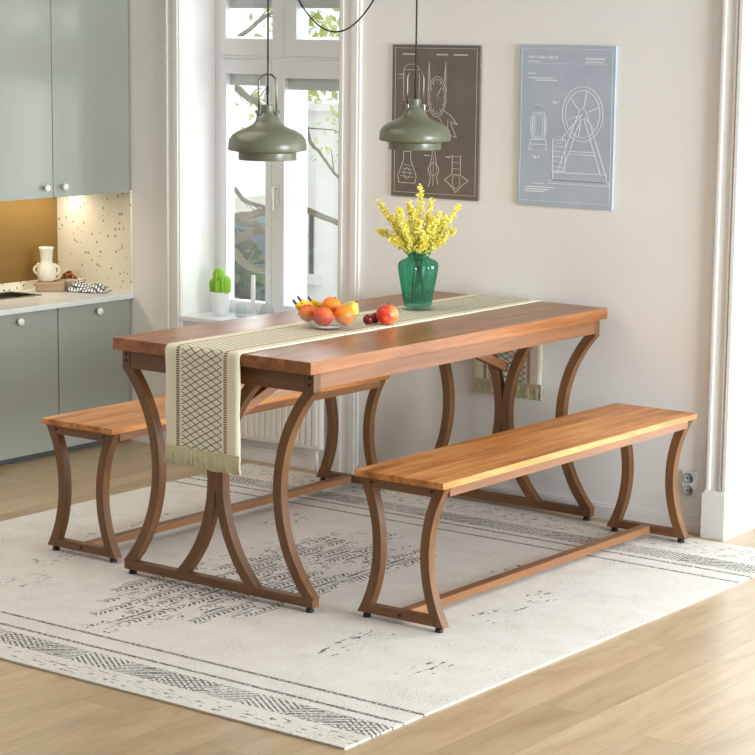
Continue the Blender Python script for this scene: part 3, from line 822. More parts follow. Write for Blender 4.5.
for i in range(len(path)-1):
    for k in range(NU):
        uv = ((k/NU, ds[i]), ((k+1)/NU, ds[i]), ((k+1)/NU, ds[i+1]), (k/NU, ds[i+1]))
        quad((top[i][k], top[i][k+1], top[i+1][k+1], top[i+1][k]), uv)
        quad((und[i][k+1], und[i][k], und[i+1][k], und[i+1][k+1]), (uv[1], uv[0], uv[3], uv[2]))
    quad((und[i][0], top[i][0], top[i+1][0], und[i+1][0]), ((0, ds[i]),)*2+((0, ds[i+1]),)*2)
    quad((top[i][NU], und[i][NU], und[i+1][NU], top[i+1][NU]), ((1, ds[i]),)*2+((1, ds[i+1]),)*2)
for e in (0, len(path)-1):
    for k in range(NU): quad((top[e][k], top[e][k+1], und[e][k+1], und[e][k]), ((k/NU, ds[e]), ((k+1)/NU, ds[e]))*2)
obj('cloth', bm, 'runner', rr, True)
def fringe(y, ztop, drop, sk):
    bm = BM()
    for k in range(150):
        x = -0.146+0.290*k/149+sk
        L = drop*(0.93+0.14*random.random()); yy = y+random.uniform(-0.002, 0.002)
        tube(bm, [(x, yy-tcy, ztop-RZ+0.004), (x+random.uniform(-0.002, 0.002), yy-tcy+random.uniform(-.001, .001), ztop-RZ-L*0.5), (x+random.uniform(-0.005, 0.005)+(0.004*(k-75)/75), yy-tcy+random.uniform(-.002, .002), ztop-RZ-L)], 0.0023, 5)
    obj('fringe', bm, 'fringe', rr, True)
    bm = BM(); box(bm, -0.148+sk, 0.146+sk, y-tcy-0.003, y-tcy+0.003, ztop-RZ-0.004, ztop-RZ+0.012, 0.001); obj('hem', bm, 'fringe', rr)
fringe(TY0-0.0135, 0.438, 0.044, 0.0); fringe(TY1+0.0118, 0.440, 0.044, -0.016)

# ------------------------------------------------------------------ fruit bowl and fruit on the runner
ZT = TZ+0.0012+RTH
FB = Vector((-4.128, 5.235, ZT))
Rr = Vector((0.80, 0.60, 0)); Fw = Vector((-0.60, 0.80, 0))
def at(s, t, z): return FB+Rr*s+Fw*t+Vector((0, 0, z))
bm = BM(); lathe(bm, [(0.040, 0), (0.046, 0.002), (0.064, 0.012), (0.086, 0.030), (0.099, 0.048), (0.100, 0.050), (0.097, 0.0495), (0.083, 0.033), (0.061, 0.0155), (0.040, 0.006), (0.0, 0.005)], seg=48)
tag(obj('fruit_bowl', bm, 'clear_glass', None, True, FB), 'clear glass bowl of fruit standing on the table runner', 'bowl')
def round_fruit(name, mat, c, r, label, cat, group=None, squash=0.95, dim=0.10, stem=True, tilt=0.4):
    t = thing(name, label, cat, c, 0, group); t.rotation_euler = (tilt*random.uniform(-1, 1), tilt*random.uniform(-1, 1), random.random()*6)
    def fn(d):
        a = max(0, 1-math.hypot(d.x, d.y)*2.4); return 1-dim*a*(1 if d.z > 0 else 0.6)
    bm = BM(); blob(bm, (0, 0, 0), r, r, r*squash, 24, 16, fn); obj('flesh', bm, mat, t, True)
    if stem:
        bm = BM(); tube(bm, [(0, 0, r*squash*(1-dim)-0.001), (0.001, 0, r*squash+0.003)], 0.0016, 6); obj('stalk', bm, 'banana_tip', t)
    return t
round_fruit('peach', 'peach2', at(-0.013, -0.036, 0.0420), 0.0325, 'red peach at the front of the glass fruit bowl, nearest the table edge', 'peach')
round_fruit('orange', 'orange', at(0.053, -0.018, 0.0450), 0.0325, 'orange beside the red front peach in the glass bowl, below the pear', 'orange')
round_fruit('peach', 'peach', at(-0.062, 0.003, 0.048), 0.029, 'smaller reddish peach under the banana tips in the glass bowl', 'peach')
round_fruit('orange', 'orange', at(0.010, 0.034, 0.066), 0.032, 'orange on top of the heap of fruit in the glass bowl', 'orange')
pr_t = thing('pear', 'pale yellow-green pear on the vase side of the glass fruit bowl', 'pear', at(0.068, 0.046, 0.052)); pr_t.rotation_euler = (0.5, 0.7, 0.4)
bm = BM(); lathe(bm, [(0.0, -0.028), (0.014, -0.026), (0.026, -0.014), (0.029, 0.0), (0.025, 0.014), (0.016, 0.028), (0.012, 0.036), (0.005, 0.041), (0.0, 0.041)], seg=24); obj('flesh', bm, 'pear', pr_t, True)
bm = BM(); tube(bm, [(0, 0, 0.040), (0.002, 0, 0.052)], 0.0015, 6); obj('stalk', bm, 'banana_tip', pr_t)
for i, (s, t, z, yaw) in enumerate(((-0.102, 0.030, 0.074, 0.15), (-0.088, 0.052, 0.082, 0.05), (-0.055, 0.062, 0.080, -0.10))):
    b = thing('banana', 'yellow banana with dark stalk tip lying across the back of the fruit bowl', 'banana', at(s, t, z), 0, 'bananas in the fruit bowl')
    b.rotation_euler = (0, 0.0, math.atan2(0.6, 0.8)+0.25+yaw)
    cen = []
    for k in range(15):
        q = k/14; a = -0.95+1.5*q
        cen.append((0.075*(math.sin(a)+math.sin(0.95)), 0, -0.060*(math.cos(a)-math.cos(0.95))))
    bm = BM(); tube(bm, cen, lambda q: 0.0042+0.0105*math.sin(PI*min(1, max(0, q*0.94+0.05)))**0.7, 8); obj('peel', bm, 'banana', b, True)
    bm = BM(); d = Vector(cen[0])-Vector(cen[1]); d.normalize()
    tube(bm, [Vector(cen[0])-d*0.002, Vector(cen[0])+d*0.008, Vector(cen[0])+d*0.014+Vector((0, 0, 0.003))], 0.0038, 6); obj('stalk', bm, 'banana_tip', b, True)
ap = round_fruit('apple', 'apple', (-4.040, 5.430, ZT+0.0335), 0.037, 'large red and yellow apple on the runner beside the two plums', 'apple', None, 0.92, 0.14, True, 0.15); ap.rotation_euler = (0.1, 0.05, 1.04)
round_fruit('plum', 'plum', (-4.088, 5.392, ZT+0.0168), 0.0172, 'dark red plum on the runner nearest the fruit bowl', 'plum', None, 0.97, 0.06, False)
round_fruit('plum', 'plum', (-4.092, 5.432, ZT+0.0168), 0.0172, 'dark red plum half hidden behind the large apple', 'plum', None, 0.97, 0.06, False)

# ------------------------------------------------------------------ vase with yellow sprays
VX, VY = -4.192, 5.806
bm = BM(); lathe(bm, [(0.050, 0), (0.053, 0.002), (0.053, 0.008), (0.050, 0.011), (0.0, 0.011)], seg=40)
tag(obj('glass_coaster', bm, 'clear_glass', None, True, (VX, VY, ZT)), 'round clear glass coaster under the green vase', 'coaster')
VZ = ZT+0.011
bm = BM()
pr = [(0.040, 0), (0.045, 0.003), (0.047, 0.012), (0.055, 0.06), (0.063, 0.105), (0.067, 0.135), (0.065, 0.148), (0.054, 0.158), (0.038, 0.164), (0.034, 0.170), (0.038, 0.177), (0.046, 0.183),
      (0.0445, 0.1835), (0.035, 0.177), (0.031, 0.170), (0.035, 0.163), (0.051, 0.155), (0.061, 0.147), (0.0635, 0.135), (0.0595, 0.105), (0.051, 0.06), (0.043, 0.018), (0.038, 0.012), (0.0, 0.012)]
lathe(bm, pr, seg=96, ribs=16, amp=0.045)
tag(obj('vase', bm, 'green_glass', None, True, (VX, VY, VZ)), 'green ribbed glass vase of yellow flowers on the table runner', 'vase')
def spray(s, t, z, nb, bend):
    o = thing('flower_spray', 'thin stemmed spray of small yellow blossoms standing in the green vase', 'flower', (VX, VY, VZ+0.014), 0, 'yellow sprays in the green vase')
    tip = Rr*s+Fw*t+Vector((0, 0, 0.168+z))
    a0 = random.random()*6.28
    p0 = Vector((0.022*math.cos(a0), 0.022*math.sin(a0), 0.006)); p1 = Vector((tip.x*0.10, tip.y*0.10, 0.155))
    p1.x = max(-0.018, min(0.018, p1.x)); p1.y = max(-0.018, min(0.018, p1.y))
    mid = p1.lerp(tip, 0.5)+Vector((0, 0, bend))
    pts = [p0.lerp(p1, k/5) for k in range(5)]
    up = []
    for k in range(13):
        q = k/12; up.append(p1*(1-q)**2+mid*2*q*(1-q)+tip*q*q)
    bm = BM(); tube(bm, pts+up, lambda q: 0.0018-0.0009*q, 5); obj('stem', bm, 'stem', o, True)
    bm = BM()
    for k in range(nb):
        q = 0.16+0.84*random.random()**0.8; i = min(11, int(q*12)); c = up[i].lerp(up[i+1], q*12-i)
        w = 0.021*(1.12-0.72*q)
        d = Vector((random.gauss(0, 1), random.gauss(0, 1), random.gauss(0, 1))); d.normalize()
        c = c+d*w*1.35*random.random()**0.6
        rr_ = random.uniform(0.0042, 0.0074)
        mt = Matrix.Rotation(random.random()*6, 4, 'Z') @ Matrix.Rotation(random.random()*3, 4, 'X')
        vs = []
        for m_ in range(5):
            aa = 2*PI*m_/5
            vs.append((mt @ Vector((rr_*math.cos(aa), rr_*math.sin(aa), rr_*0.35))))
        ctr = bm.verts.new(c); und_ = bm.verts.new(c+mt @ Vector((0, 0, -rr_*0.5)))
        ring = []
        for m_ in range(5):
            ring.append(bm.verts.new(c+vs[m_])); 
            mm_ = (vs[m_]+vs[(m_+1) % 5])*0.33; ring.append(bm.verts.new(c+mm_))
        for m_ in range(10):
            bm.faces.new((ctr, ring[m_], ring[(m_+1) % 10])); bm.faces.new((und_, ring[(m_+1) % 10], ring[m_]))
    obj('blossoms', bm, 'petal', o, False, None, False)
tips = [(-.140, .00, .175, 0), (-.135, .03, .072, .02), (.005, .01, .225, 0), (.135, .00, .160, 0), (.120, -.03, .080, .02), (-.070, -.04, .150, .01), (.070, -.05, .140, .01), (-.035, .06, .170, 0),
        (.045, .05, .175, 0), (-.090, .05, .120, .01), (.095, .05, .120, .01), (.000, -.06, .110, .01), (-.050, -.06, .080, .02), (.050, .00, .120, .0), (-.020, .00, .150, 0), (-.095, -.03, .045, .03), (.085, -.04, .040, .03), (.02, -.07, .06, .02)]
for i, (s, t, z, b) in enumerate(tips): spray(s, t, z, 185, b)

# ------------------------------------------------------------------ pendant lamps
def lamp_build(label, loc):
    L = thing('pendant_lamp', label, 'lamp', loc, 0, 'grey-green pendant lamps over the table')
    bm = BM()
    out = [(0.0875, 0.000), (0.0885, 0.003), (0.0885, 0.022), (0.105, 0.027), (0.1185, 0.029), (0.1205, 0.032), (0.1205, 0.046), (0.117, 0.062), (0.107, 0.077), (0.086, 0.089), (0.062, 0.099), (0.045, 0.108), (0.037, 0.118), (0.0355, 0.125), (0.0300, 0.133), (0.0215, 0.140), (0.0200, 0.146), (0.0195, 0.166), (0.017, 0.168), (0.0, 0.168)]
    lathe(bm, out, seg=64, caps=False); obj('lamp_shade', bm, 'lamp', L, 'auto')
    bm = BM()
    inn = [(0.0870, 0.0002), (0.0865, 0.022), (0.0865, 0.030), (0.114, 0.0325), (0.1175, 0.046), (0.114, 0.060), (0.104, 0.074), (0.083, 0.086), (0.058, 0.096), (0.030, 0.104), (0.0, 0.104)]
    lathe(bm, inn, seg=64, caps=False); obj('shade_lining', bm, 'lamp_in', L, True)
    bm = BM(); lathe(bm, [(0.0, 0.020), (0.018, 0.024), (0.027, 0.040), (0.024, 0.058), (0.014, 0.075), (0.013, 0.103)], seg=24); obj('bulb', bm, 'bulb', L, True)
    # wire handle, facing the viewer's side of the room
    hx = 0.027
    bm = BM(); pts = [(-hx, 0, 0.142), (-hx, 0, 0.20), (-hx, 0, 0.232)]
    pts += [(-hx*math.cos(PI*k/12), 0, 0.235+hx*0.92*math.sin(PI*k/12)) for k in range(13)]
    pts += [(hx, 0, 0.232), (hx, 0, 0.20), (hx, 0, 0.142)]
    h = obj('handle', tube(bm, pts, 0.0030, 8), 'steel_dark', L, True)
    for q in (-1, 1):
        bm = BM(); box(bm, q*0.027-0.0065, q*0.027+0.0065, -0.010, 0.010, 0.128, 0.150, 0.002)
        tube(bm, [(q*0.024, 0, 0.146), (q*0.038, 0, 0.146)], 0.005, 10); obj('bracket', bm, 'steel', L)
    ang = -math.radians(36.9)
    bm = BM(); ct = CEIL-loc[2]
    tube(bm, [(0, 0, 0.166), (0, 0, 0.205), (0.0008, 0, 0.25), (0.001, 0, 0.6), (0, 0, ct)], 0.0029, 8)
    lathe(bm, [(0.0032, 0), (0.0045, 0.004), (0.0045, 0.024), (0.0032, 0.028)], 0, 0, 0.197, 10)
    obj('cord', bm, 'cord', L, True)
    bm = BM(); lathe(bm, [(0.0, ct), (0.04, ct), (0.04, ct-0.018), (0.0, ct-0.022)], seg=24); obj('ceiling_cap', bm, 'lamp', L, True)
    L.rotation_euler = (0, 0, math.radians(38))
    return L
LA = (-4.2065, 5.03, 1.292); LB = (-4.209, 5.80, 1.296)
l1 = lamp_build('grey-green metal pendant lamp hanging in front of the window', LA)
dup(l1, LB, math.radians(36), 'grey-green metal pendant lamp hanging in front of the brown print')
bm = BM(); pts = []
for k in range(41):
    q = -1+2*k/40; pts.append((-4.236+0.361*q, 5.40+0.02*q, 1.681+0.619*q*q))
tube(bm, pts, 0.0027, 8)
tag(obj('electric_cable', bm, 'cord', None, True), 'black electric cable looping down from the ceiling between the two pendant lamps', 'cable')

# ------------------------------------------------------------------ wall prints
def ribbon(bm, pts, w=0.0011, closed=False, y=-0.0006):
    n = len(pts); m = n if closed else n-1
    for i in range(m):
        a = Vector(pts[i]); b = Vector(pts[(i+1) % n]); d = b-a
        if d.length < 1e-6: continue
        d.normalize(); q = Vector((-d.y, d.x))*w/2; a2 = a-d*w*0.3; b2 = b+d*w*0.3
        c = [a2+q, a2-q, b2-q, b2+q]
        f = [bm.verts.new((p.x, y, p.y)) for p in c]; g = [bm.verts.new((p.x, 0.0003, p.y)) for p in c]
        bm.faces.new(f)
        for k in range(4): bm.faces.new((f[k], g[k], g[(k+1) % 4], f[(k+1) % 4]))
def ell(cx, cy, rx, ry, a0=0, a1=2*PI, n=28): return [(cx+rx*math.cos(a0+(a1-a0)*k/n), cy+ry*math.sin(a0+(a1-a0)*k/n)) for k in range(n+1)]
def rect(x0, y0, x1, y1): return [(x0, y0), (x1, y0), (x1, y1), (x0, y1), (x0, y0)]
def scribble(bm, x, y, L, h=0.003):
    """tiny unreadable print: short broken strokes"""
    p = x
    while p < x+L:
        w = random.uniform(0.002, 0.006); ribbon(bm, [(p, y), (min(p+w, x+L), y+random.uniform(-0.0004, 0.0004))], h); p += w+0.0018
def text_bm(bm, s, x, y, size):
    cu = bpy.data.curves.new('lettering', 'FONT'); cu.body = s; cu.size = size; cu.extrude = 0.0; cu.offset = 0.0005
    to = bpy.data.objects.new('lettering', cu); COL.objects.link(to)
    dg = bpy.context.evaluated_depsgraph_get(); dg.update()
    me = bpy.data.meshes.new_from_object(to.evaluated_get(dg))
    base = len(bm.verts); vs = [bm.verts.new((x+v.co.x, -0.0007, y+v.co.y)) for v in me.vertices]
    for p in me.polygons:
        try: bm.faces.new([vs[i] for i in p.vertices])
        except ValueError: pass
    bpy.data.objects.remove(to); bpy.data.curves.remove(cu); bpy.data.meshes.remove(me)
PT = 0.009
def poster(label, x0, x1, z0, z1, mat):
    t = thing('wall_print', label, 'picture', (x0, WALL-PT, z0))
    bm = BM(); box(bm, 0, x1-x0, 0, PT, 0, z1-z0, 0.001); obj('canvas', bm, mat, t)
    return t, x1-x0, z1-z0
t, w, h = poster('brown wall print of pale line drawings beside the window', -4.703, -4.314, 1.087, 1.639, 'poster_brown')
bm = BM(); ribbon(bm, rect(0.014, 0.016, w-0.014, h-0.012), 0.0012); obj('border', bm, 'ink', t)
for (a, b, c, d) in ((0.05, h-0.034, 0.055, 0.006), (0.20, h-0.034, 0.045, 0.005), (0.275, h-0.034, 0.06, 0.005), (0.03, h-0.108, 0.022, 0.003), (0.15, h-0.398, 0.022, 0.003), (0.245, h-0.40, 0.022, 0.003)):
    bm = BM(); scribble(bm, a, b, c, d); obj('lettering', bm, 'ink', t)
bm = BM(); W = 0.0020
# centre: an oval dial gauge with two upright posts and a bracket arm
cx, cy = 0.202, h-0.185
ribbon(bm, ell(cx, cy, 0.040, 0.072), W); ribbon(bm, ell(cx, cy, 0.033, 0.063), W*0.7)
for q in (-1, 1): ribbon(bm, [(cx+q*0.040, cy+0.02), (cx+q*0.037, cy+0.124), (cx+q*0.031, cy+0.05)], W)
for k in range(12):
    a = 2*PI*k/12; ribbon(bm, [(cx+0.026*math.cos(a), cy+0.050*math.sin(a)), (cx+0.033*math.cos(a), cy+0.063*math.sin(a))], W*0.7)
ribbon(bm, [(cx, cy), (cx+0.018, cy+0.034)], W); ribbon(bm, ell(cx, cy, 0.006, 0.006), W)
ribbon(bm, [(cx+0.03, cy-0.048), (cx+0.062, cy-0.066), (cx+0.092, cy-0.098), (cx+0.076, cy-0.092), (cx+0.062, cy-0.088), (cx+0.076, cy-0.122), (cx+0.088, cy-0.142), (cx+0.044, cy-0.134)], W)
ribbon(bm, [(cx-0.03, cy-0.048), (cx-0.070, cy-0.062), (cx-0.13, cy-0.10)], W); ribbon(bm, [(cx+0.05, cy-0.08), (cx+0.05, cy-0.13), (cx+0.012, cy-0.075)], W*0.8)
ribbon(bm, rect(0.052, h-0.20, 0.122, h-0.09), W*0.8); ribbon(bm, ell(0.087, h-0.09, 0.035, 0.02, 0, PI), W*0.8)
for zz in (0.108, 0.122): ribbon(bm, [(0.026, h-zz), (0.05, h-zz+0.002)], W*0.7)
obj('line_drawing', bm, 'ink', t); bm = BM()
# bottom row: flask, spindle, forked bracket
b0 = 0.105
ribbon(bm, [(0.056, b0+0.06), (0.056, b0+0.03), (0.030, b0-0.03), (0.036, b0-0.055), (0.108, b0-0.055), (0.114, b0-0.03), (0.088, b0+0.03), (0.088, b0+0.06), (0.056, b0+0.06)], W)
for k in range(4): ribbon(bm, [(0.042+k*0.004, b0-0.03+k*0.014), (0.102-k*0.004, b0-0.034+k*0.014)], W*0.8)
ribbon(bm, ell(0.072, b0-0.02, 0.014, 0.02), W*0.8)
obj('line_drawing', bm, 'ink', t); bm = BM()
ribbon(bm, [(0.186, b0+0.065), (0.178, b0+0.02), (0.166, b0+0.0), (0.178, b0-0.03), (0.170, b0-0.065)], W); ribbon(bm, [(0.196, b0+0.065), (0.204, b0+0.02), (0.216, b0+0.0), (0.205, b0-0.03), (0.212, b0-0.055)], W)
ribbon(bm, [(0.19, b0+0.05), (0.19, b0-0.06)], W*0.7); ribbon(bm, ell(0.191, b0+0.0, 0.014, 0.024), W*0.8)
obj('line_drawing', bm, 'ink', t); bm = BM()
for q in (-1, 1): ribbon(bm, [(0.292+q*0.018, b0+0.055), (0.292+q*0.018, b0-0.015), (0.292+q*0.052, b0-0.035), (0.292+q*0.030, b0-0.05), (0.292, b0-0.08)], W)
for k in range(4): ribbon(bm, [(0.274, b0+0.05-k*0.022), (0.31, b0+0.05-k*0.022)], W*0.7)
ribbon(bm, ell(0.292, b0-0.04, 0.017, 0.026), W*0.8)
obj('line_drawing', bm, 'ink', t)
t, w, h = poster('blue-grey wall print with white technical drawing near the doorway', -4.147, -3.757, 1.085, 1.643, 'poster_blue')
bm = BM(); ribbon(bm, rect(0.010, 0.018, w-0.012, h-0.012), 0.0009); ribbon(bm, [(0.03, h-0.062), (w-0.03, h-0.062)], 0.0009); obj('border', bm, 'ink_blue', t)
for (tx, a, b, c) in (('United States Patent', 0.034, h-0.045, 0.0150), ('Fig. 1', 0.140, h-0.199, 0.0135), ('Fig. 2', 0.062, 0.168, 0.0135)):
    bm = BM(); text_bm(bm, tx, a, b, c); obj('lettering', bm, 'ink_blue', t)
for (a, b, c, d) in ((0.034, h-0.055, 0.05, 0.003), (w-0.118, h-0.044, 0.075, 0.005), (w-0.118, h-0.055, 0.07, 0.0035), (0.036, h-0.097, 0.03, 0.003), (0.036, h-0.112, 0.10, 0.003), (0.066, h-0.120, 0.09, 0.003), (0.068, 0.079, 0.04, 0.003)):
    bm = BM(); scribble(bm, a, b, c, d); obj('lettering', bm, 'ink_blue', t)
bm = BM()
for k in range(3): scribble(bm, 0.034, 0.066-k*0.008, 0.12 - 0.02*k, 0.003)
obj('lettering', bm, 'ink_blue', t)
bm = BM(); W = 0.0023
# a flywheel engine on an A-frame stand
cx, cy = 0.262, 0.325
ribbon(bm, ell(cx, cy, 0.082, 0.094, n=40), W); ribbon(bm, ell(cx, cy, 0.070, 0.081, n=40), W); ribbon(bm, ell(cx, cy, 0.016, 0.018), W)
for k in range(6):
    a = PI*k/3+0.3; ribbon(bm, [(cx+0.016*math.cos(a), cy+0.018*math.sin(a)), (cx+0.070*math.cos(a), cy+0.081*math.sin(a))], W)
for q in (-1, 1):
    ribbon(bm, [(cx+q*0.008, cy-0.02), (cx+q*0.078, cy-0.205)], W); ribbon(bm, [(cx+q*0.022, cy-0.01), (cx+q*0.098, cy-0.205)], W)
ribbon(bm, rect(cx-0.115, cy-0.232, cx+0.102, cy-0.205), W); ribbon(bm, rect(cx-0.130, cy-0.244, cx+0.112, cy-0.232), W*0.8)
ribbon(bm, [(cx-0.05, cy-0.13), (cx+0.05, cy-0.13)], W); ribbon(bm, [(cx-0.055, cy-0.14), (cx+0.055, cy-0.14)], W*0.8)
ribbon(bm, [(cx, cy), (cx-0.088, cy-0.092)], W*1.2); ribbon(bm, rect(cx-0.118, cy-0.200, cx-0.066, cy-0.092), W); ribbon(bm, ell(cx-0.092, cy-0.092, 0.014, 0.012), W)
for k in range(5): ribbon(bm, [(cx-0.118, cy-0.112-k*0.018), (cx-0.066, cy-0.116-k*0.018)], W*0.7)
obj('line_drawing', bm, 'ink_blue', t); bm = BM()
# side view
ribbon(bm, rect(0.058, 0.235, 0.108, 0.325), W); ribbon(bm, ell(0.083, 0.325, 0.018, 0.020, 0, PI), W); ribbon(bm, rect(0.066, 0.243, 0.100, 0.318), W*0.7)
ribbon(bm, rect(0.050, 0.215, 0.116, 0.232), W*0.8); ribbon(bm, [(0.052, 0.215), (0.044, 0.196), (0.060, 0.196)], W*0.8); ribbon(bm, [(0.112, 0.215), (0.120, 0.196), (0.104, 0.196)], W*0.8)
for q in (0.052, 0.114): ribbon(bm, [(q, 0.25), (q, 0.31)], W)
obj('line_drawing', bm, 'ink_blue', t)

# ------------------------------------------------------------------ double socket
so = thing('wall_socket', 'grey double wall socket low on the wall beside the doorway trim', 'socket', (-3.423, WALL, 0.169))
bm = BM(); box(bm, -0.0285, 0.0285, -0.008, 0.0, -0.046, 0.046, 0.002); obj('plate', bm, 'socket', so)
for zz in (-0.021, 0.021):
    bm = BM(); mt = Matrix.Translation((0, -0.008, zz)) @ Matrix.Rotation(PI/2, 4, 'X')
    lathe(bm, [(0.0185, -0.001), (0.0185, 0.003), (0.0165, 0.003), (0.0160, 0.0004), (0.0, 0.0004)], seg=24, mtx=mt); s_ = obj('outlet', bm, 'socket_dark', so, True)
    bm = BM()
    for q in (-1, 1): lathe(bm, [(0.003, 0.0004), (0.003, 0.001), (0.0, 0.001)], q*0.007, 0, 0, 10, mtx=mt)
    obj('hole', bm, 'hole', s_)

# ------------------------------------------------------------------ outside the window
bm = BM(); box(bm, -40, 10, 8.45, 60, -3.2, -3.0)
o = obj('ground_outside', bm, 'ground'); o['kind'] = 'structure'
bld = thing('neighbour_building', 'white plastered building seen through the window beyond the branches', 'building', (-11.2, 17.0, -3.0))
bm = BM(); box(bm, -1.98, 4.0, -1.0, 4.0, 0, 3.95); obj('wall', bm, 'facade', bld)
for (a, b, z0, z1) in ((-1.64, -1.60, 2.38, 2.98), (0.4, 1.2, 1.8, 3.0)):
    bm = BM(); box(bm, a, b, -1.02, -0.99, z0, z1); wf = obj('window', bm, 'facade_win', bld)
    bm = BM(); box(bm, a-0.04, b+0.1, -1.06, -1.0, z0-0.1, z0); obj('sill', bm, 'facade', wf)
bm = BM(); box(bm, -2.0, 4.1, -1.1, 4.1, 3.95, 4.02); obj('roof', bm, 'facade', bld)
sh = thing('garden_shed', 'small slate roofed shed behind the dark bush outside the window', 'shed', (-14.1, 17.0, -3.0))
bm = BM(); box(bm, -0.65, 0.7, -0.5, 0.5, 0, 2.1); obj('wall', bm, 'facade', sh)
bm = BM(); box(bm, -0.75, 0.8, -0.62, 0.62, 2.1, 2.16); box(bm, -0.72, 0.77, -0.3, 0.62, 2.16, 2.75, 0.02); obj('roof', bm, 'slate', sh)
def leaf_cloud(bm, c, rad, n, size):
    for k in range(n):
        d = Vector((random.gauss(0, 1), random.gauss(0, 1), random.gauss(0, 1))); d.normalize()
        p = Vector(c)+Vector((d.x*rad[0], d.y*rad[1], d.z*rad[2]))*random.random()**0.4
        a = Vector((random.uniform(-1, 1), random.uniform(-1, 1), random.uniform(-1, 1))).normalized(); b = a.orthogonal().normalized(); s = size*random.uniform(0.6, 1.3)
        bm.faces.new([bm.verts.new(p+a*s), bm.verts.new(p+b*s*0.45), bm.verts.new(p-a*s), bm.verts.new(p-b*s*0.45)])
bush = thing('dark_bush', 'dark bush growing in front of the shed outside the window', 'bush', (-13.45, 15.6, -3.0))
bm = BM(); tube(bm, [(0, 0, 0), (0.05, 0, 1.2), (-0.1, 0, 2.0)], 0.06); tube(bm, [(0, 0, 0.8), (0.3, 0.1, 1.9)], 0.04); obj('stem', bm, 'bark', bush)
bm = BM(); leaf_cloud(bm, (-0.05, 0, 1.85), (0.5, 0.4, 0.95), 2600, 0.07); obj('foliage', bm, 'bush', bush, False, None, False)
tree = thing('garden_tree', 'pale barked tree with sparse yellow-green leaves outside the window', 'tree', (-9.35, 10.4, -3.0))
def loc(x, y, z): return (x+9.35, y-10.4, z+3.0)
bm = BM()
tube(bm, [(0, 0, 0), (0.03, 0.02, 1.5), (-0.05, 0, 2.8), (-0.1, 0.05, 3.6), (-0.02, 0.1, 4.6), (0.05, 0.1, 5.6)], lambda q: 0.11-0.07*q, 10)
obj('trunk', bm, 'bark', tree, True)
bm = BM()
br = [
 [(-9.40, 10.4, 0.55), (-9.0, 10.2, 0.78), (-8.68, 10, 0.755), (-8.56, 10, 0.663), (-8.37, 10, 0.615), (-8.15, 9.9, 0.60)],
 [(-9.42, 10.4, 1.0), (-8.9, 10.1, 1.45), (-8.57, 10, 1.317), (-8.455, 10, 1.253), (-8.3, 10, 1.16)],
 [(-9.38, 10.4, 1.5), (-8.6, 10.3, 1.5), (-8.15, 10.1, 1.14), (-8.03, 10, 1.027), (-7.91, 10, 0.93), (-7.79, 10, 0.80), (-7.6, 10, 0.72)],
 [(-9.40, 10.4, 0.2), (-8.9, 10.6, 0.42), (-8.64, 10.0, 0.545), (-8.37, 10, 0.59), (-8.05, 10, 0.615), (-7.79, 10, 0.555), (-7.5, 10, 0.5)],
 [(-9.37, 10.4, -0.1), (-9.0, 10.2, 0.35), (-8.64, 10, 0.33), (-8.50, 10, 0.24), (-8.36, 10, 0.225), (-8.1, 9.9, 0.24)],
 [(-9.35, 10.45, 2.0), (-8.7, 10.5, 1.95), (-8.45, 10.2, 1.72), (-8.25, 10.1, 1.55)],
 [(-9.3, 10.45, 1.4), (-8.55, 9.9, 1.62), (-8.38, 10.0, 1.78), (-8.1, 10.2, 1.95)],
]
for i, b in enumerate(br):
    rads = (0.014, 0.02, 0.010, 0.022, 0.026, 0.014, 0.012)[i]
    P = []
    for a, c in zip(b, b[1:]):
        for k in range(4): P.append(Vector(loc(*a)).lerp(Vector(loc(*c)), k/4)+Vector((0, 0, random.uniform(-.008, .008))))
    P.append(Vector(loc(*b[-1])))
    tube(bm, P, lambda q, r=rads: r*(1.5-0.9*q), 7)
    for k in range(5):
        s = P[random.randrange(6, len(P))]; e = s+Vector((random.uniform(.05, .3), random.uniform(-.2, .2), random.uniform(-.25, .2)))
        tube(bm, [s, s.lerp(e, .5)+Vector((0, 0, .02)), e], lambda q: 0.005-0.003*q, 5)
obj('branches', bm, 'bark', tree, True)
bm = BM()
for c in [(-8.5, 10.3, 1.72), (-8.35, 10.5, 1.6), (-8.0, 10.3, 1.72), (-8.6, 10.3, 1.1), (-8.0, 10.4, 1.3), (-7.9, 10.3, 1.05), (-8.45, 10.4, 0.95), (-9.0, 10.4, 1.5), (-9.4, 10.4, 2.2), (-8.2, 10.4, 2.2), (-7.6, 10.3, 1.5)]:
    leaf_cloud(bm, loc(*c), (0.26, 0.3, 0.2), 42, 0.022)
obj('foliage', bm, 'leaf', tree, False, None, False)
ft = thing('far_tree', 'hazy yellow-green tree far behind the white building outside the window', 'tree', (-17.5, 24.0, -3.0))
bm = BM(); tube(bm, [(0, 0, 0), (0.1, 0, 2.5), (0, 0, 5.0)], lambda q: 0.2-0.12*q, 8); obj('trunk', bm, 'bark', ft)
bm = BM(); leaf_cloud(bm, (0.4, 0, 4.4), (3.2, 1.5, 2.0), 1500, 0.11); obj('foliage', bm, 'leaf', ft, False, None, False)

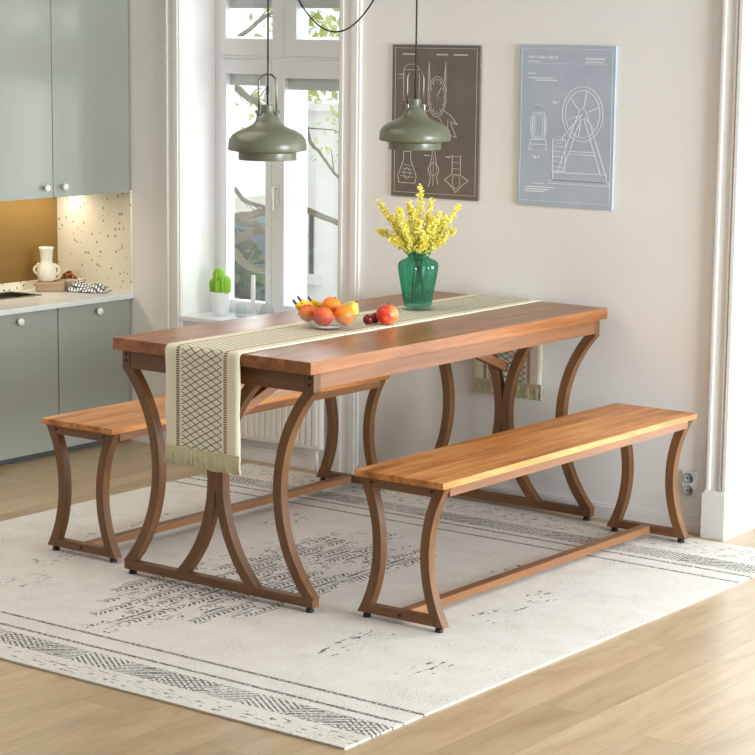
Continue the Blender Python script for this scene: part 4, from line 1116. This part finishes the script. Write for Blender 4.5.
# ------------------------------------------------------------------ light
wd = bpy.data.worlds.new('overcast_sky'); S.world = wd; wd.use_nodes = True
nt = wd.node_tree; bg = nt.nodes['Background']
bg.inputs[0].default_value = (0.97, 0.99, 1.0, 1); bg.inputs[1].default_value = 1.3
def area(name, loc, rot, sx, sy, power, color, spread=PI):
    l = bpy.data.lights.new(name, 'AREA'); l.shape = 'RECTANGLE'; l.size = sx; l.size_y = sy; l.energy = power; l.color = color; l.spread = spread
    o = bpy.data.objects.new(name, l); COL.objects.link(o); o.location = loc; o.rotation_euler = rot
    return o
SKY = (0.84, 0.93, 1.0)
for i, (a, b) in enumerate(ROP):
    area('daylight', (RIGHT+0.2, (a+b)/2, 1.2), (0, PI/2, 0), 1.8, b-a-0.1, (22, 520)[i], SKY)
# daylight through the balcony doors
area('daylight', ((DX0+DX1)/2, WALL+0.34, 1.1), (-PI/2, 0, 0), DX1-DX0-0.1, 1.95, 56, SKY)
# daylight through the window by the kitchen
area('daylight', (-5.35, 6.78, 1.2), (-PI/2, 0, 0), 0.9, 1.5, 15, (0.96, 0.98, 1.0))
# added fill light below the ceiling, brightens the kitchen side of the room
area('kitchen_fill_light', (-5.0, 4.5, CEIL-0.02), (0, 0, 0), 1.2, 1.6, 17, (1.0, 0.93, 0.83))
# strip under the wall cabinet
area('strip_light', (LEFT+0.113, 5.906, 1.024), (0, 0, 0), 0.02, 0.8, 2.2, (1.0, 0.93, 0.79))
# lamp bulbs
for p in (LA, LB):
    l = bpy.data.lights.new('bulb_light', 'POINT'); l.energy = 0.6; l.color = (1.0, 0.72, 0.38); l.shadow_soft_size = 0.02
    o = bpy.data.objects.new('bulb_light', l); COL.objects.link(o); o.location = (p[0], p[1], p[2]+0.012)

# ------------------------------------------------------------------ camera
cam = bpy.data.cameras.new('camera'); cam.sensor_width = 36.0; cam.lens = 2129.57/755*36.0
cam.clip_start = 0.05; cam.clip_end = 200
co = bpy.data.objects.new('camera', cam); COL.objects.link(co); S.camera = co
p_, y_, r_ = math.radians(9.1643), math.radians(36.8956), math.radians(0.6112)
f = Vector((-math.sin(y_)*math.cos(p_), math.cos(y_)*math.cos(p_), -math.sin(p_)))
r = Vector((math.cos(y_), math.sin(y_), 0)); u = r.cross(f)
r, u = r*math.cos(r_)+u*math.sin(r_), u*math.cos(r_)-r*math.sin(r_)
co.matrix_world = Matrix(((r.x, u.x, -f.x, 0), (r.y, u.y, -f.y, 0), (r.z, u.z, -f.z, 1.6761), (0, 0, 0, 1)))
